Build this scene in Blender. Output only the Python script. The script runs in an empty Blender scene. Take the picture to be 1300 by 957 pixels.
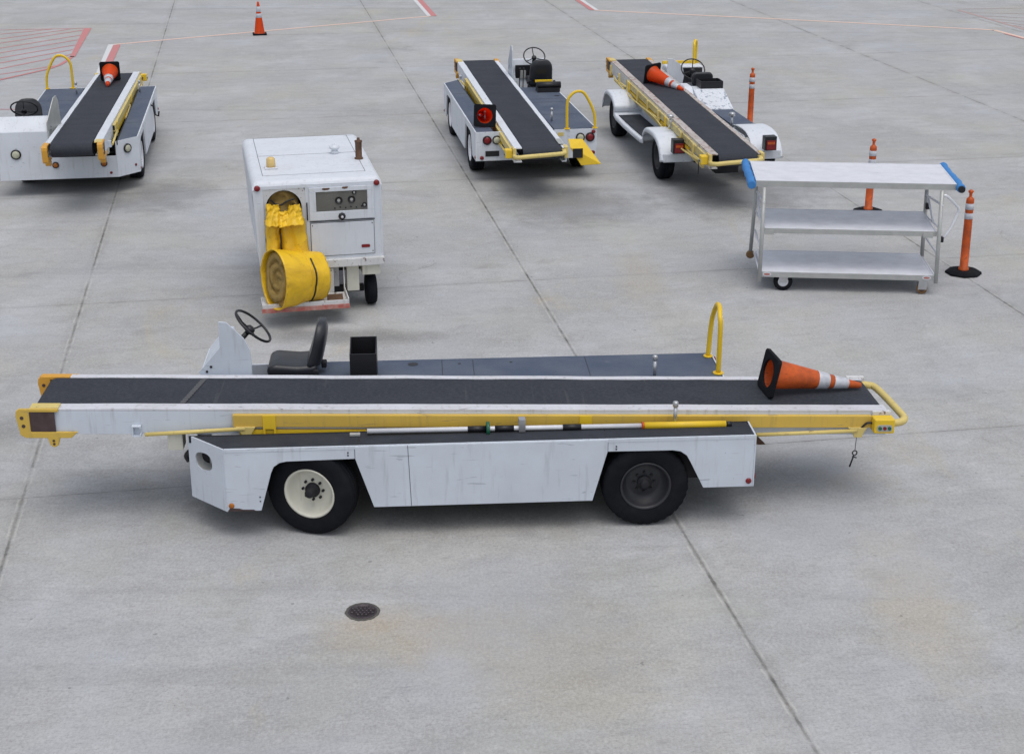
import bpy, math, random
from mathutils import Vector, Matrix, noise
random.seed(7)
R = math.radians; PI = math.pi
C = bpy.context.scene.collection
S = bpy.context.scene

# ---------------------------------------------------------------- camera
cd = bpy.data.cameras.new('camera'); cam = bpy.data.objects.new('camera', cd); C.objects.link(cam)
cam.location = (0, 0, 6.0); cam.rotation_euler = (R(90 - 20.06), 0, 0)
cd.sensor_width = 36; cd.lens = 1890 / 1300 * 36; cd.shift_y = -45 / 1300
cd.clip_start = .1; cd.clip_end = 2000
S.camera = cam
S.render.resolution_x = 1024; S.render.resolution_y = 753
# ---------------------------------------------------------------- world
SUN_EL, SUN_AZ = 74, 160         # overcast: a broad soft source almost overhead
w = bpy.data.worlds.new('World'); S.world = w; w.use_nodes = True
nt = w.node_tree; bg = nt.nodes['Background']; bg.inputs['Strength'].default_value = .15
sky = nt.nodes.new('ShaderNodeTexSky'); sky.sky_type = 'NISHITA'; sky.sun_disc = False
sky.sun_elevation = R(SUN_EL); sky.sun_rotation = R(SUN_AZ); sky.dust_density = 4; sky.air_density = 1.2
hs = nt.nodes.new('ShaderNodeHueSaturation'); hs.inputs['Saturation'].default_value = .42
nt.links.new(sky.outputs[0], hs.inputs['Color']); nt.links.new(hs.outputs[0], bg.inputs['Color'])
# ---------------------------------------------------------------- sun
sd = bpy.data.lights.new('sun', 'SUN'); sd.energy = .55; sd.angle = R(60); sd.color = (1, .985, .96)
so = bpy.data.objects.new('sun', sd); C.objects.link(so)
dv = Vector((math.sin(R(SUN_AZ)) * math.cos(R(SUN_EL)), math.cos(R(SUN_AZ)) * math.cos(R(SUN_EL)), math.sin(R(SUN_EL))))
so.rotation_euler = dv.to_track_quat('Z', 'Y').to_euler(); so.location = (0, 20, 30)
S.view_settings.view_transform = 'Standard'; S.view_settings.look = 'None'
S.view_settings.gamma = 1; S.view_settings.exposure = 0.02
S.render.engine = 'CYCLES'

# ---------------------------------------------------------------- materials
def srgb(r, g, b):
    f = lambda c: (c / 12.92) if c <= .04045 else ((c + .055) / 1.055) ** 2.4
    return (f(r / 255), f(g / 255), f(b / 255), 1)

class NT:
    def __init__(s, name):
        s.m = bpy.data.materials.new(name); s.m.use_nodes = True; s.t = s.m.node_tree
        s.p = s.t.nodes['Principled BSDF']; s.tc = s.t.nodes.new('ShaderNodeTexCoord')
    def n(s, typ, **kw):
        x = s.t.nodes.new(typ)
        for k, v in kw.items(): setattr(x, k, v)
        return x
    def l(s, a, b): s.t.links.new(a, b)
    def val(s, inp, v):
        if isinstance(v, (int, float, tuple)): inp.default_value = v
        else: s.l(v, inp)
    def noise(s, scale, detail=4, rough=.55, vec=None, stretch=None, src='Object', dist=0):
        x = s.n('ShaderNodeTexNoise'); x.inputs['Scale'].default_value = scale; x.inputs['Detail'].default_value = detail
        x.inputs['Roughness'].default_value = rough; x.inputs['Distortion'].default_value = dist
        v = vec if vec is not None else s.tc.outputs[src]
        if stretch:
            mp = s.n('ShaderNodeMapping'); mp.inputs['Scale'].default_value = stretch; s.l(v, mp.inputs[0]); v = mp.outputs[0]
        s.l(v, x.inputs['Vector']); return x.outputs['Fac']
    def ramp(s, fac, a, b, lo=0., hi=1.):
        x = s.n('ShaderNodeMapRange'); x.inputs['From Min'].default_value = a; x.inputs['From Max'].default_value = b
        x.inputs['To Min'].default_value = lo; x.inputs['To Max'].default_value = hi; s.l(fac, x.inputs['Value']); return x.outputs[0]
    def math(s, op, a, b=0., c=0.):
        x = s.n('ShaderNodeMath', operation=op); s.val(x.inputs[0], a); s.val(x.inputs[1], b); s.val(x.inputs[2], c); return x.outputs[0]
    def mix(s, f, a, b, mode='MIX'):
        x = s.n('ShaderNodeMix', data_type='RGBA', blend_type=mode); s.val(x.inputs[0], f); s.val(x.inputs[6], a); s.val(x.inputs[7], b); return x.outputs[2]
    def bump(s, h, strength=.3, dist=.01):
        x = s.n('ShaderNodeBump'); x.inputs['Strength'].default_value = strength; x.inputs['Distance'].default_value = dist
        s.l(h, x.inputs['Height']); s.l(x.outputs[0], s.p.inputs['Normal'])
    def fin(s, col, rough, metal=0., spec=.5):
        s.val(s.p.inputs['Base Color'], col); s.val(s.p.inputs['Roughness'], rough); s.p.inputs['Metallic'].default_value = metal
        s.p.inputs['Specular IOR Level'].default_value = spec
        return s.m

def painted(name, base, dirt=(.16, .13, .10, 1), rust=(.10, .045, .025, 1), chips=.66, dirtamt=.35, rough=.42, scr=.35):
    """sheet metal paint with grime, run marks, fine scratches and chips"""
    s = NT(name)
    big = s.noise(2.3, 5, .6)
    c = s.mix(s.ramp(big, .35, .75, 0, dirtamt * .45), base, dirt)
    runs = s.noise(9, 4, .6, stretch=(2.2, 2.2, .22))
    c = s.mix(s.ramp(runs, .56, .8, 0, dirtamt), c, dirt)
    sc = s.noise(16, 3, .5, stretch=(.25, 1, 2.6), dist=.6)
    c = s.mix(s.ramp(sc, .68, .71, 0, scr), c, (.12, .12, .13, 1))
    ch = s.noise(13, 6, .72)
    c = s.mix(s.ramp(ch, chips, chips + .02, 0, .85), c, rust)
    s.bump(s.noise(1.7, 2), .25, .02)
    return s.fin(c, s.ramp(big, .3, .7, rough, rough + .2))

def plain(name, base, rough=.5, var=.25, scale=8, metal=0., bump=0., bscale=60, dark=None, spec=.5):
    s = NT(name)
    n = s.noise(scale, 5, .6)
    d = dark or tuple(x * .45 for x in base[:3]) + (1,)
    c = s.mix(s.ramp(n, .35, .75, 0, var), base, d)
    if bump: s.bump(s.noise(bscale, 3), bump, .004)
    return s.fin(c, s.ramp(n, .3, .7, rough * .85, min(1, rough * 1.15)), metal, spec)

M = {}
M['white'] = painted('white_paint', (.60, .655, .735, 1), chips=.71, dirtamt=.34, scr=.32)
M['white_clean'] = painted('clean_white_paint', (.66, .70, .76, 1), chips=.72, dirtamt=.30, scr=.35)
M['white_worn'] = painted('worn_white_paint', (.66, .67, .68, 1), chips=.60, dirtamt=.55, scr=.6)
M['peeling'] = painted('peeling_paint', (.68, .72, .78, 1), rust=(.16, .20, .27, 1), chips=.56, dirtamt=.4)
M['ochre'] = painted('ochre_paint', (.66, .44, .07, 1), chips=.68, dirtamt=.4, scr=.4)
M['pale_yellow'] = painted('faded_yellow_paint', (.68, .54, .18, 1), chips=.66, dirtamt=.4, scr=.3)
M['yellow'] = painted('yellow_paint', (.78, .52, .02, 1), chips=.76, dirtamt=.15, scr=.2, rough=.35)
M['orange_bracket'] = painted('amber_bracket_paint', (.66, .33, .03, 1), chips=.66, dirtamt=.35)
M['cream'] = painted('cream_wheel_paint', (.68, .67, .58, 1), chips=.75, dirtamt=.35, scr=.1)
M['primer'] = plain('brown_primer', (.075, .045, .045, 1), .7, .6, 12)
M['dark_steel'] = plain('dark_steel', (.026, .026, .031, 1), .6, .5, 6, .2, spec=.3)
M['black'] = plain('black_plastic', (.010, .010, .013, 1), .42, .3, 6)
M['seat'] = plain('seat_vinyl', (.020, .022, .028, 1), .36, .4, 5, bump=.3, bscale=120)
M['rim_dark'] = plain('dark_rim', (.025, .026, .032, 1), .5, .5, 10)
M['steel'] = plain('bare_steel', (.55, .56, .58, 1), .35, .4, 10, .8)
M['alu'] = plain('brushed_aluminium', (.74, .75, .80, 1), .4, .28, 5, .12)
M['alu_dull'] = plain('dull_aluminium', (.46, .47, .46, 1), .45, .35, 7, .25)
M['rusty'] = plain('rusty_steel', (.14, .075, .045, 1), .75, .6, 14, .2)
M['orange'] = plain('orange_plastic', (.80, .115, .018, 1), .42, .38, 6, dark=(.42, .05, .012, 1))
M['orange_hot'] = plain('fresh_orange_plastic', (.88, .12, .015, 1), .4, .2, 6, dark=(.6, .06, .012, 1))
M['reflect'] = plain('reflective_band', (.56, .58, .63, 1), .4, .6, 14)
M['red_lens'] = plain('red_lens', (.20, .008, .012, 1), .2, .3, 10)
M['amber_lens'] = plain('amber_lens', (.42, .13, .01, 1), .22, .5, 30)
M['clear_lens'] = plain('headlight_glass', (.50, .50, .38, 1), .15, .3, 20)
def thin_plastic(name, col, dark, amt=.4):
    s = NT(name); n = s.noise(6, 5, .6); c = s.mix(s.ramp(n, .4, .72, 0, amt), col, dark); c = s.mix(s.ramp(s.noise(22, 5, .75, stretch=(1, 1, .4)), .60, .66, 0, amt), c, (.10, .05, .04, 1)); s.fin(c, .42)
    tr = s.n('ShaderNodeBsdfTranslucent'); s.l(c, tr.inputs['Color']); mx = s.n('ShaderNodeMixShader'); mx.inputs[0].default_value = .55 if amt < .6 else .35
    out = s.t.nodes['Material Output']; s.l(s.p.outputs[0], mx.inputs[1]); s.l(tr.outputs[0], mx.inputs[2]); s.l(mx.outputs[0], out.inputs['Surface']); return s.m
M['orange'] = thin_plastic('scuffed_orange_pvc', (.80, .16, .03, 1), (.30, .07, .03, 1), .75)
M['orange_hot'] = thin_plastic('fresh_orange_pvc', (.92, .13, .015, 1), (.75, .09, .012, 1))
M['flange'] = painted('worn_flange_paint', (.62, .63, .68, 1), rust=(.22, .10, .07, 1), chips=.70, dirtamt=.6, scr=.7)
M['old_yellow'] = painted('weathered_yellow_paint', (.60, .50, .20, 1), rust=(.16, .10, .06, 1), chips=.57, dirtamt=.6, scr=.7)
M['old_flange'] = painted('rusty_flange_paint', (.50, .46, .44, 1), rust=(.24, .12, .08, 1), chips=.55, dirtamt=.7, scr=.7)
M['green'] = plain('green_knob', (.01, .11, .06, 1), .4, .2)
M['blue_foam'] = plain('blue_foam', (.045, .22, .55, 1), .75, .3, 9)
M['canvas'] = plain('brown_canvas', (.36, .24, .07, 1), .9, .75, 16, bump=.9, bscale=60)
M['red_mark'] = plain('red_paint_strip', (.42, .09, .07, 1), .6, .6, 16, dark=(.5, .45, .4, 1))
M['glass'] = plain('smoked_window', (.09, .10, .10, 1), .12, .4, 5)
M['wood'] = plain('caster_wood', (.22, .12, .05, 1), .6, .4)

def rubber():
    s = NT('tyre_rubber'); n = s.noise(5, 5, .6)
    c = s.mix(s.ramp(n, .4, .75, 0, .5), (.008, .009, .012, 1), (.024, .024, .026, 1))
    s.bump(s.noise(40, 3), .3, .004); return s.fin(c, .85, 0, .12)
M['rubber'] = rubber()

def belt():
    s = NT('conveyor_belt_rubber')
    n = s.noise(3, 5, .6, stretch=(.5, 1, 1)); f = s.noise(95, 3, .7, stretch=(.35, 1, 1))
    c = s.mix(s.ramp(n, .3, .8, 0, .7), (.024, .028, .038, 1), (.042, .046, .058, 1))
    c = s.mix(s.ramp(f, .46, .72, 0, .65), c, (.078, .083, .096, 1))
    sc = s.noise(7, 3, .5, stretch=(3.5, .12, 1)); c = s.mix(s.ramp(sc, .66, .74, 0, .3), c, (.10, .10, .105, 1))
    s.bump(s.noise(160, 2, stretch=(1, .3, 1)), .5, .003); return s.fin(c, .75, 0, .22)
M['belt'] = belt()

def deck():
    s = NT('anti_slip_deck'); n = s.noise(2.2, 5, .62); f = s.noise(140, 2, .7)
    c = s.mix(s.ramp(n, .35, .75, 0, .8), (.068, .090, .138, 1), (.12, .142, .18, 1))
    c = s.mix(s.ramp(f, .5, .75, 0, .5), c, (.03, .035, .045, 1))
    sc = s.noise(11, 4, .6, stretch=(.4, 1.6, 1)); c = s.mix(s.ramp(sc, .70, .74, 0, .5), c, (.26, .27, .28, 1))
    s.bump(f, .6, .003); return s.fin(c, .7, 0, .3)
M['deck'] = deck()
M['deck_dark'] = plain('dark_deck', (.036, .041, .052, 1), .75, .5, 4, bump=.5, bscale=140, spec=.25)

def duct():
    s = NT('yellow_vinyl_duct'); n = s.noise(3.2, 6, .65, dist=.8); f = s.noise(18, 4, .6)
    c = s.mix(s.ramp(n, .42, .72, 0, .6), (.80, .50, .012, 1), (.42, .22, .02, 1))
    c = s.mix(s.ramp(f, .62, .74, 0, .6), c, (.24, .12, .02, 1))
    h = s.math('ADD', s.math('MULTIPLY', n, 1.0), s.math('MULTIPLY', f, .4)); s.bump(h, .35, .03)
    return s.fin(c, .45)
M['duct'] = duct()

SLAB_A = R(9.85); LX, LY = 5.75, 5.62        # slab grid rotation and pitch, metres
def concrete():
    s = NT('concrete_apron'); pos = s.tc.outputs['Object']
    mp = s.n('ShaderNodeMapping'); mp.inputs['Rotation'].default_value = (0, 0, -SLAB_A); s.l(pos, mp.inputs[0])
    sep = s.n('ShaderNodeSeparateXYZ'); s.l(mp.outputs[0], sep.inputs[0]); X, Y = sep.outputs[0], sep.outputs[1]
    gx = s.math('DIVIDE', s.math('SUBTRACT', X, 3.45), LX); gy = s.math('DIVIDE', s.math('SUBTRACT', Y, 12.85), LY)
    cx, cy = s.math('FLOOR', gx), s.math('FLOOR', gy)
    cmb = s.n('ShaderNodeCombineXYZ'); s.l(cx, cmb.inputs[0]); s.l(cy, cmb.inputs[1])
    wn = s.n('ShaderNodeTexWhiteNoise', noise_dimensions='2D'); s.l(cmb.outputs[0], wn.inputs['Vector'])
    base = s.mix(s.ramp(wn.outputs['Value'], 0, 1, .1, .9), (.405, .420, .450, 1), (.445, .450, .460, 1))
    big = s.noise(.16, 4, .6, vec=pos); c = s.mix(s.ramp(big, .40, .62, 0, .8), base, (.43, .415, .375, 1))
    big2 = s.noise(.45, 6, .66, vec=pos, dist=.6); c = s.mix(s.ramp(big2, .40, .68, 0, .85), c, (.335, .34, .345, 1))
    pale = s.noise(.7, 5, .6, vec=pos, stretch=(1, .7, 1)); c = s.mix(s.ramp(pale, .50, .70, 0, .6), c, (.53, .545, .575, 1))
    mott = s.noise(2.6, 6, .7, vec=mp.outputs[0], stretch=(.55, 1.5, 1), dist=.4); c = s.mix(s.ramp(mott, .46, .70, 0, .55), c, (.30, .30, .295, 1))
    mot2 = s.noise(5.5, 5, .7, vec=pos); c = s.mix(s.ramp(mot2, .52, .70, 0, .35), c, (.56, .56, .56, 1))
    # stains: rust-toned smears and oil spots; also darker patches under and beside vehicles
    st = s.noise(.33, 5, .7, vec=pos, stretch=(1.4, .7, 1), dist=1.4); c = s.mix(s.ramp(st, .60, .74, 0, .6), c, (.45, .39, .29, 1))
    oil = s.noise(.8, 6, .7, vec=pos, dist=.5); c = s.mix(s.ramp(oil, .60, .78, 0, .6), c, (.20, .20, .195, 1))
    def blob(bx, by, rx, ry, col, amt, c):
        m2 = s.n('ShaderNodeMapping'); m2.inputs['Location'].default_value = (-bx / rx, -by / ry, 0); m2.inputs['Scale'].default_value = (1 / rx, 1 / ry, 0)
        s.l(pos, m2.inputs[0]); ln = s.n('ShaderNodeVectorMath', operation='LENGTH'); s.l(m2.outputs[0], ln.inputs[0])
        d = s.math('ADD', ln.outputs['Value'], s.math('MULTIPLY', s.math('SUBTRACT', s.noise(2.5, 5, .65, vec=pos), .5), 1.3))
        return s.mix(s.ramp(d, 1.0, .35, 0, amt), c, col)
    c = blob(-.75, 9.9, .9, .5, (.40, .33, .22, 1), .5, c)
    c = blob(-1.1, 10.05, .30, .2, (.40, .32, .22, 1), .4, c)
    c = blob(.3, 9.6, .9, 1.1, (.37, .34, .27, 1), .55, c)
    c = blob(3.2, 10.4, .5, 1.5, (.42, .36, .26, 1), .45, c)
    c = blob(-1.9, 16.6, 1.3, .35, (.16, .16, .16, 1), .7, c)
    c = blob(.9, 22.6, 1.6, 1.5, (.17, .17, .168, 1), .75, c)  # darker ground at the ends of the loaders behind
    c = blob(3.6, 23.6, 1.6, 2.2, (.15, .15, .148, 1), .75, c)
    c = blob(-5.6, 23.3, 1.0, 1.3, (.17, .17, .17, 1), .7, c)
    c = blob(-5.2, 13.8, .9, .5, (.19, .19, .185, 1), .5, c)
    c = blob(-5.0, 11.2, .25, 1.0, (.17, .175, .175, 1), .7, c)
    c = blob(-.6, 12.9, 3.3, 1.5, (.17, .165, .15, 1), .65, c)  # darker ground beneath the foreground loader
    c = blob(1.7, 18.9, .4, 1.6, (.40, .36, .30, 1), .5, c)
    # broom texture (fine transverse grooves) and aggregate speckle
    br = s.noise(26, 3, .7, vec=mp.outputs[0], stretch=(.35, 3.4, 1)); c = s.mix(s.ramp(br, .5, .72, 0, .38), c, (.20, .20, .195, 1))
    br2 = s.noise(60, 2, .6, vec=mp.outputs[0], stretch=(2.6, .25, 1)); c = s.mix(s.ramp(br2, .52, .72, 0, .32), c, (.47, .47, .465, 1))
    sp = s.noise(42, 4, .75, vec=pos, stretch=(1, .6, 1)); c = s.mix(s.ramp(sp, .50, .70, 0, .42), c, (.22, .22, .215, 1)); c = s.mix(s.ramp(sp, .48, .32, 0, .28), c, (.62, .62, .63, 1)); sp2 = s.noise(95, 3, .8, vec=mp.outputs[0], stretch=(.45, 1, 1)); c = s.mix(s.ramp(sp2, .50, .70, 0, .55), c, (.20, .20, .20, 1))
    fl = s.noise(16, 4, .7, vec=mp.outputs[0], stretch=(.5, 1.6, 1)); c = s.mix(s.ramp(fl, .57, .74, 0, .5), c, (.20, .20, .20, 1))
    hue = s.noise(.55, 4, .6, vec=pos, dist=.4); c = s.mix(s.ramp(hue, .50, .34, 0, .26), c, (.385, .405, .455, 1)); c = s.mix(s.ramp(hue, .52, .68, 0, .28), c, (.40, .40, .34, 1))
    spk = s.noise(9, 2, .5, vec=pos); c = s.mix(s.ramp(spk, .75, .765, 0, .5), c, (.12, .12, .12, 1))
    # tyre trails
    tr = s.noise(1.1, 3, .5, vec=pos, stretch=(.05, 1.5, 1), dist=.5); c = s.mix(s.ramp(tr, .60, .72, 0, .20), c, (.20, .20, .195, 1))
    # joints
    wob = s.math('MULTIPLY', s.math('SUBTRACT', s.noise(9, 6, .78, vec=pos), .5), .042)
    dx = s.math('MULTIPLY', s.math('ABSOLUTE', s.math('SUBTRACT', gx, s.math('ROUND', gx))), LX)
    dy = s.math('MULTIPLY', s.math('ABSOLUTE', s.math('SUBTRACT', gy, s.math('ROUND', gy))), LY)
    wid = s.noise(1.3, 4, .65, vec=pos)
    jx = s.ramp(s.math('ADD', dx, wob), .006, .017, 1, 0); jy = s.ramp(s.math('ADD', dy, s.math('MULTIPLY', wob, .6)), .002, .010, 1, 0)
    hx = s.ramp(dx, .01, .13, .30, 0); hy = s.ramp(dy, .01, .10, .20, 0)
    c = s.mix(s.math('MULTIPLY', s.math('MAXIMUM', hx, hy), s.ramp(wid, .35, .6, .1, 1)), c, (.17, .165, .155, 1))
    j = s.math('MAXIMUM', s.math('MULTIPLY', jx, s.ramp(wid, .36, .60, .12, .95)), s.math('MULTIPLY', jy, s.ramp(wid, .38, .60, .32, .85)))
    jc = s.noise(3.5, 5, .75, vec=pos); c = s.mix(j, c, s.mix(s.ramp(jc, .40, .62), (.085, .083, .078, 1), (.26, .255, .235, 1)))
    edge = s.math('MULTIPLY', s.ramp(s.math('ABSOLUTE', s.math('SUBTRACT', s.math('ADD', dx, wob), .032)), .0, .014, 1, 0), s.ramp(jc, .45, .6, 0, .55)); c = s.mix(edge, c, (.56, .55, .52, 1))
    ck = s.n('ShaderNodeTexVoronoi', feature='DISTANCE_TO_EDGE'); ck.inputs['Scale'].default_value = .23
    wv = s.n('ShaderNodeTexNoise'); wv.inputs['Scale'].default_value = 1.6; wv.inputs['Detail'].default_value = 6; s.l(pos, wv.inputs['Vector'])
    va = s.n('ShaderNodeVectorMath', operation='MULTIPLY_ADD'); s.l(wv.outputs['Color'], va.inputs[0]); va.inputs[1].default_value = (.7, .7, 0); s.l(pos, va.inputs[2]); s.l(va.outputs[0], ck.inputs['Vector'])
    crk = s.math('MULTIPLY', s.ramp(ck.outputs['Distance'], .0008, .0022, 1, 0), s.ramp(s.noise(.35, 3, .6, vec=pos), .58, .64, 0, .3)); c = s.mix(crk, c, (.17, .165, .155, 1))
    h = s.math('SUBTRACT', s.math('MULTIPLY', s.math('ADD', br, sp), .25), s.math('MULTIPLY', j, 2.0))
    s.bump(h, .35, .006)
    return s.fin(c, .82, 0, .3)
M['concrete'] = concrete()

def faded(name, col, under=(.34, .34, .34, 1), wear=.5):
    s = NT(name); n = s.noise(7, 5, .7); return s.fin(s.mix(s.ramp(n, wear, wear + .2, 0, .8), col, under), .8)
M['line_red'] = faded('faded_red_marking', (.50, .20, .20, 1), wear=.55)
M['line_thin_red'] = faded('thin_red_marking', (.50, .21, .215, 1), wear=.55)
M['line_white'] = faded('white_marking', (.60, .62, .63, 1), wear=.55)
M['line_cream'] = faded('cream_marking', (.68, .50, .42, 1), wear=.62)
M['line_pink'] = faded('worn_pink_marking', (.42, .30, .29, 1), wear=.5)

# ---------------------------------------------------------------- mesh helpers
class MB:
    def __init__(s, xf=None): s.v = []; s.f = []; s.sm = []; s.xf = xf
    def add(s, vs, fs, smooth=False):
        k = len(s.v); s.v += [tuple(v) for v in vs]; s.f += [tuple(i + k for i in f) for f in fs]; s.sm += [smooth] * len(fs); return s
    def box(s, x0, x1, y0, y1, z0, z1):
        vs = [(x, y, z) for x in (x0, x1) for y in (y0, y1) for z in (z0, z1)]
        return s.add(vs, [(0, 1, 3, 2), (4, 6, 7, 5), (0, 4, 5, 1), (2, 3, 7, 6), (0, 2, 6, 4), (1, 5, 7, 3)])
    def prism(s, pts, axis, a, b, smooth=False):
        """closed outline: axis 'y' takes (x,z) points, 'z' takes (x,y), 'x' takes (y,z)"""
        def mk(p, t): return {'x': (t, p[0], p[1]), 'y': (p[0], t, p[1]), 'z': (p[0], p[1], t)}[axis]
        n = len(pts); vs = [mk(p, a) for p in pts] + [mk(p, b) for p in pts]
        return s.add(vs, [tuple(range(n)), tuple(range(2 * n - 1, n - 1, -1))] + [(i, i + n, (i + 1) % n + n, (i + 1) % n) for i in range(n)], smooth)
    def ring(s, outer, inner, axis, a, b):
        """plate with a hole; outer and inner have the same number of points"""
        def mk(p, t): return {'x': (t, p[0], p[1]), 'y': (p[0], t, p[1]), 'z': (p[0], p[1], t)}[axis]
        n = len(outer); vs = [mk(p, t) for t in (a, b) for L in (outer, inner) for p in L]
        fs = []
        for i in range(n):
            j = (i + 1) % n
            fs += [(i, j, n + j, n + i), (2 * n + i, 3 * n + i, 3 * n + j, 2 * n + j), (i, 2 * n + i, 2 * n + j, j), (n + i, n + j, 3 * n + j, 3 * n + i)]
        return s.add(vs, fs)
    def lathe(s, prof, o=(0, 0, 0), d=(0, 0, 1), seg=32, rf=None, caps=True, smooth=True):
        o = Vector(o); d = Vector(d).normalized(); a = d.orthogonal().normalized() if abs(d.z) < .99 else Vector((1, 0, 0)); b = d.cross(a)
        vs = []; n = len(prof)
        for k, (r, h) in enumerate(prof):
            for i in range(seg):
                t = 2 * PI * i / seg; q = r * (rf(k, i) if rf else 1)
                vs.append(o + d * h + (a * math.cos(t) + b * math.sin(t)) * q)
        fs = [(k * seg + i, k * seg + (i + 1) % seg, (k + 1) * seg + (i + 1) % seg, (k + 1) * seg + i) for k in range(n - 1) for i in range(seg)]
        s.add(vs, fs, smooth)
        if caps:
            m = len(s.v) - len(vs)
            for k, rev in ((0, True), (n - 1, False)):
                if prof[k][0] > 1e-4:
                    L = [m + k * seg + i for i in range(seg)]; s.f.append(tuple(L[::-1] if rev else L)); s.sm.append(False)
        return s
    def cyl(s, p, q, r, r2=None, seg=20):
        p, q = Vector(p), Vector(q); return s.lathe([(r, 0), (r if r2 is None else r2, (q - p).length)], p, q - p, seg)
    def tube(s, pts, r, seg=12, closed=False):
        P = [Vector(p) for p in pts]; n = len(P); vs = []
        up = None
        for i in range(n):
            t = ((P[(i + 1) % n] - P[i - 1]) if closed else (P[min(i + 1, n - 1)] - P[max(i - 1, 0)])).normalized()
            if up is None: up = t.orthogonal().normalized()
            up = (up - t * up.dot(t)).normalized(); b = t.cross(up)
            rr = r[i] if isinstance(r, (list, tuple)) else r
            for k in range(seg):
                a = 2 * PI * k / seg; vs.append(P[i] + (up * math.cos(a) + b * math.sin(a)) * rr)
        m = n if closed else n - 1
        fs = [(i * seg + k, i * seg + (k + 1) % seg, ((i + 1) % n) * seg + (k + 1) % seg, ((i + 1) % n) * seg + k) for i in range(m) for k in range(seg)]
        s.add(vs, fs, True)
        if not closed:
            m0 = len(s.v) - len(vs); s.f += [tuple(m0 + k for k in range(seg))[::-1], tuple(m0 + (n - 1) * seg + k for k in range(seg))]; s.sm += [False, False]
        return s
    def build(s, name, mat, parent=None, bevel=0., sub=0, seg=2, jitter=0):
        me = bpy.data.meshes.new(name)
        vs = [s.xf(*v) for v in s.v] if s.xf else s.v
        me.from_pydata(vs, [], s.f); me.materials.append(M[mat] if isinstance(mat, str) else mat)
        me.polygons.foreach_set('use_smooth', s.sm)
        import bmesh
        bm = bmesh.new(); bm.from_mesh(me); bmesh.ops.recalc_face_normals(bm, faces=bm.faces); bm.to_mesh(me); bm.free()
        me.update(); o = bpy.data.objects.new(name, me); C.objects.link(o)
        if parent: o.parent = parent
        if bevel:
            b = o.modifiers.new('bevel', 'BEVEL'); b.width = bevel; b.segments = seg; b.limit_method = 'ANGLE'; b.angle_limit = R(35); b.harden_normals = False
        if sub: o.modifiers.new('sub', 'SUBSURF').levels = sub; o.modifiers[-1].render_levels = sub
        return o

def smooth_path(pts, k=6, closed=False):
    P = [Vector(p) for p in pts]; n = len(P); out = []
    for i in range(n if closed else n - 1):
        g = lambda j: P[j % n] if closed else P[max(0, min(n - 1, j))]
        a, b, c, d = g(i - 1), g(i), g(i + 1), g(i + 2)
        for q in range(k):
            t = q / k; out.append(.5 * ((2 * b) + (c - a) * t + (2 * a - 5 * b + 4 * c - d) * t * t + (3 * b - a - 3 * c + d) * t ** 3))
    if not closed: out.append(P[-1])
    return out
def circ(cx, cy, r, n=32, a0=0, ry=None): return [(cx + r * math.cos(a0 + 2 * PI * i / n), cy + (ry or r) * math.sin(a0 + 2 * PI * i / n)) for i in range(n)]
def rrect(x0, x1, y0, y1, r, k=6):
    o = []
    for cx, cy, a in ((x1 - r, y1 - r, 0), (x0 + r, y1 - r, 90), (x0 + r, y0 + r, 180), (x1 - r, y0 + r, 270)):
        for i in range(k + 1): t = R(a + 90 * i / k); o.append((cx + r * math.cos(t), cy + r * math.sin(t)))
    return o
def root(name, label, cat, loc=(0, 0, 0), rz=0, group=None):
    o = bpy.data.objects.new(name, None); C.objects.link(o); o.location = loc; o.rotation_euler = (0, 0, rz); o.empty_display_size = .2
    o['label'] = label; o['category'] = cat
    if group: o['group'] = group
    return o
def copy_tree(o, parent=None):
    c = o.copy(); C.objects.link(c); c.parent = parent
    for ch in list(o.children): copy_tree(ch, c)
    return c

# ---------------------------------------------------------------- setting: ground and painted markings
g = MB()
g.add([(-900, -60, 0), (900, -60, 0), (900, 1500, 0), (-900, 1500, 0)], [(0, 1, 2, 3)])
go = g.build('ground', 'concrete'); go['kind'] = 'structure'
def strip(mb, p, q, wd, z=.004, w2=None):
    p, q = Vector((*p, z)), Vector((*q, z)); d = (q - p).normalized(); n = Vector((-d.y, d.x, 0))
    w2 = w2 or wd; mb.add([p - n * wd / 2, q - n * w2 / 2, q + n * w2 / 2, p + n * wd / 2], [(0, 1, 2, 3)])
def gp(u, v):
    f, th = 1890, R(20.06); u -= 650; v -= 433.5
    d = f * math.sin(th) + v * math.cos(th); return (6 * u / d, 6 * (f * math.cos(th) - v * math.sin(th)) / d)
def marking(name, mat, segs, z=.004):
    m = MB()
    for a, b, wd in segs: strip(m, gp(*a), gp(*b), wd, z)
    o = m.build(name, mat); o['kind'] = 'structure'; return o
# hatched keep-clear area far left (thin red hatching inside a red border)
h = []
for yl, xr, yr in ((44, 66, 37.6), (50, 88, 37.8), (55.5, 106, 38.6), (61.7, 103, 45), (67.7, 99, 51), (74, 95.5, 57.5), (80.6, 92, 63.5), (87.8, 91, 69.5), (95, 70, 84)):
    h.append(((-60, yl + (yl - yr) / xr * 60), (xr, yr), .075))
h += [((-60, 39), (0, 38.6), .07), ((0, 38.6), (112, 36.4), .07)]
marking('painted_line', 'line_thin_red', h)
cur = [(92, 72), (86, 77), (76, 83), (62, 88), (40, 93), (18, 98), (0, 102), (-60, 113)]
m = MB(); pts = [gp(*p) for p in cur]
for a, b in zip(pts, pts[1:]): strip(m, a, b, .10, .008)
strip(m, gp(111.5, 36.4), gp(92, 73), .20, .008, .12)
o = m.build('painted_line', 'line_red'); o['kind'] = 'structure'
marking('painted_line', 'line_thin_red', [((-80, 139.6), (24, 139.2), .05)])
marking('painted_line', 'line_cream', [((139, 57.5), (552, 20.5), .13)])
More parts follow.
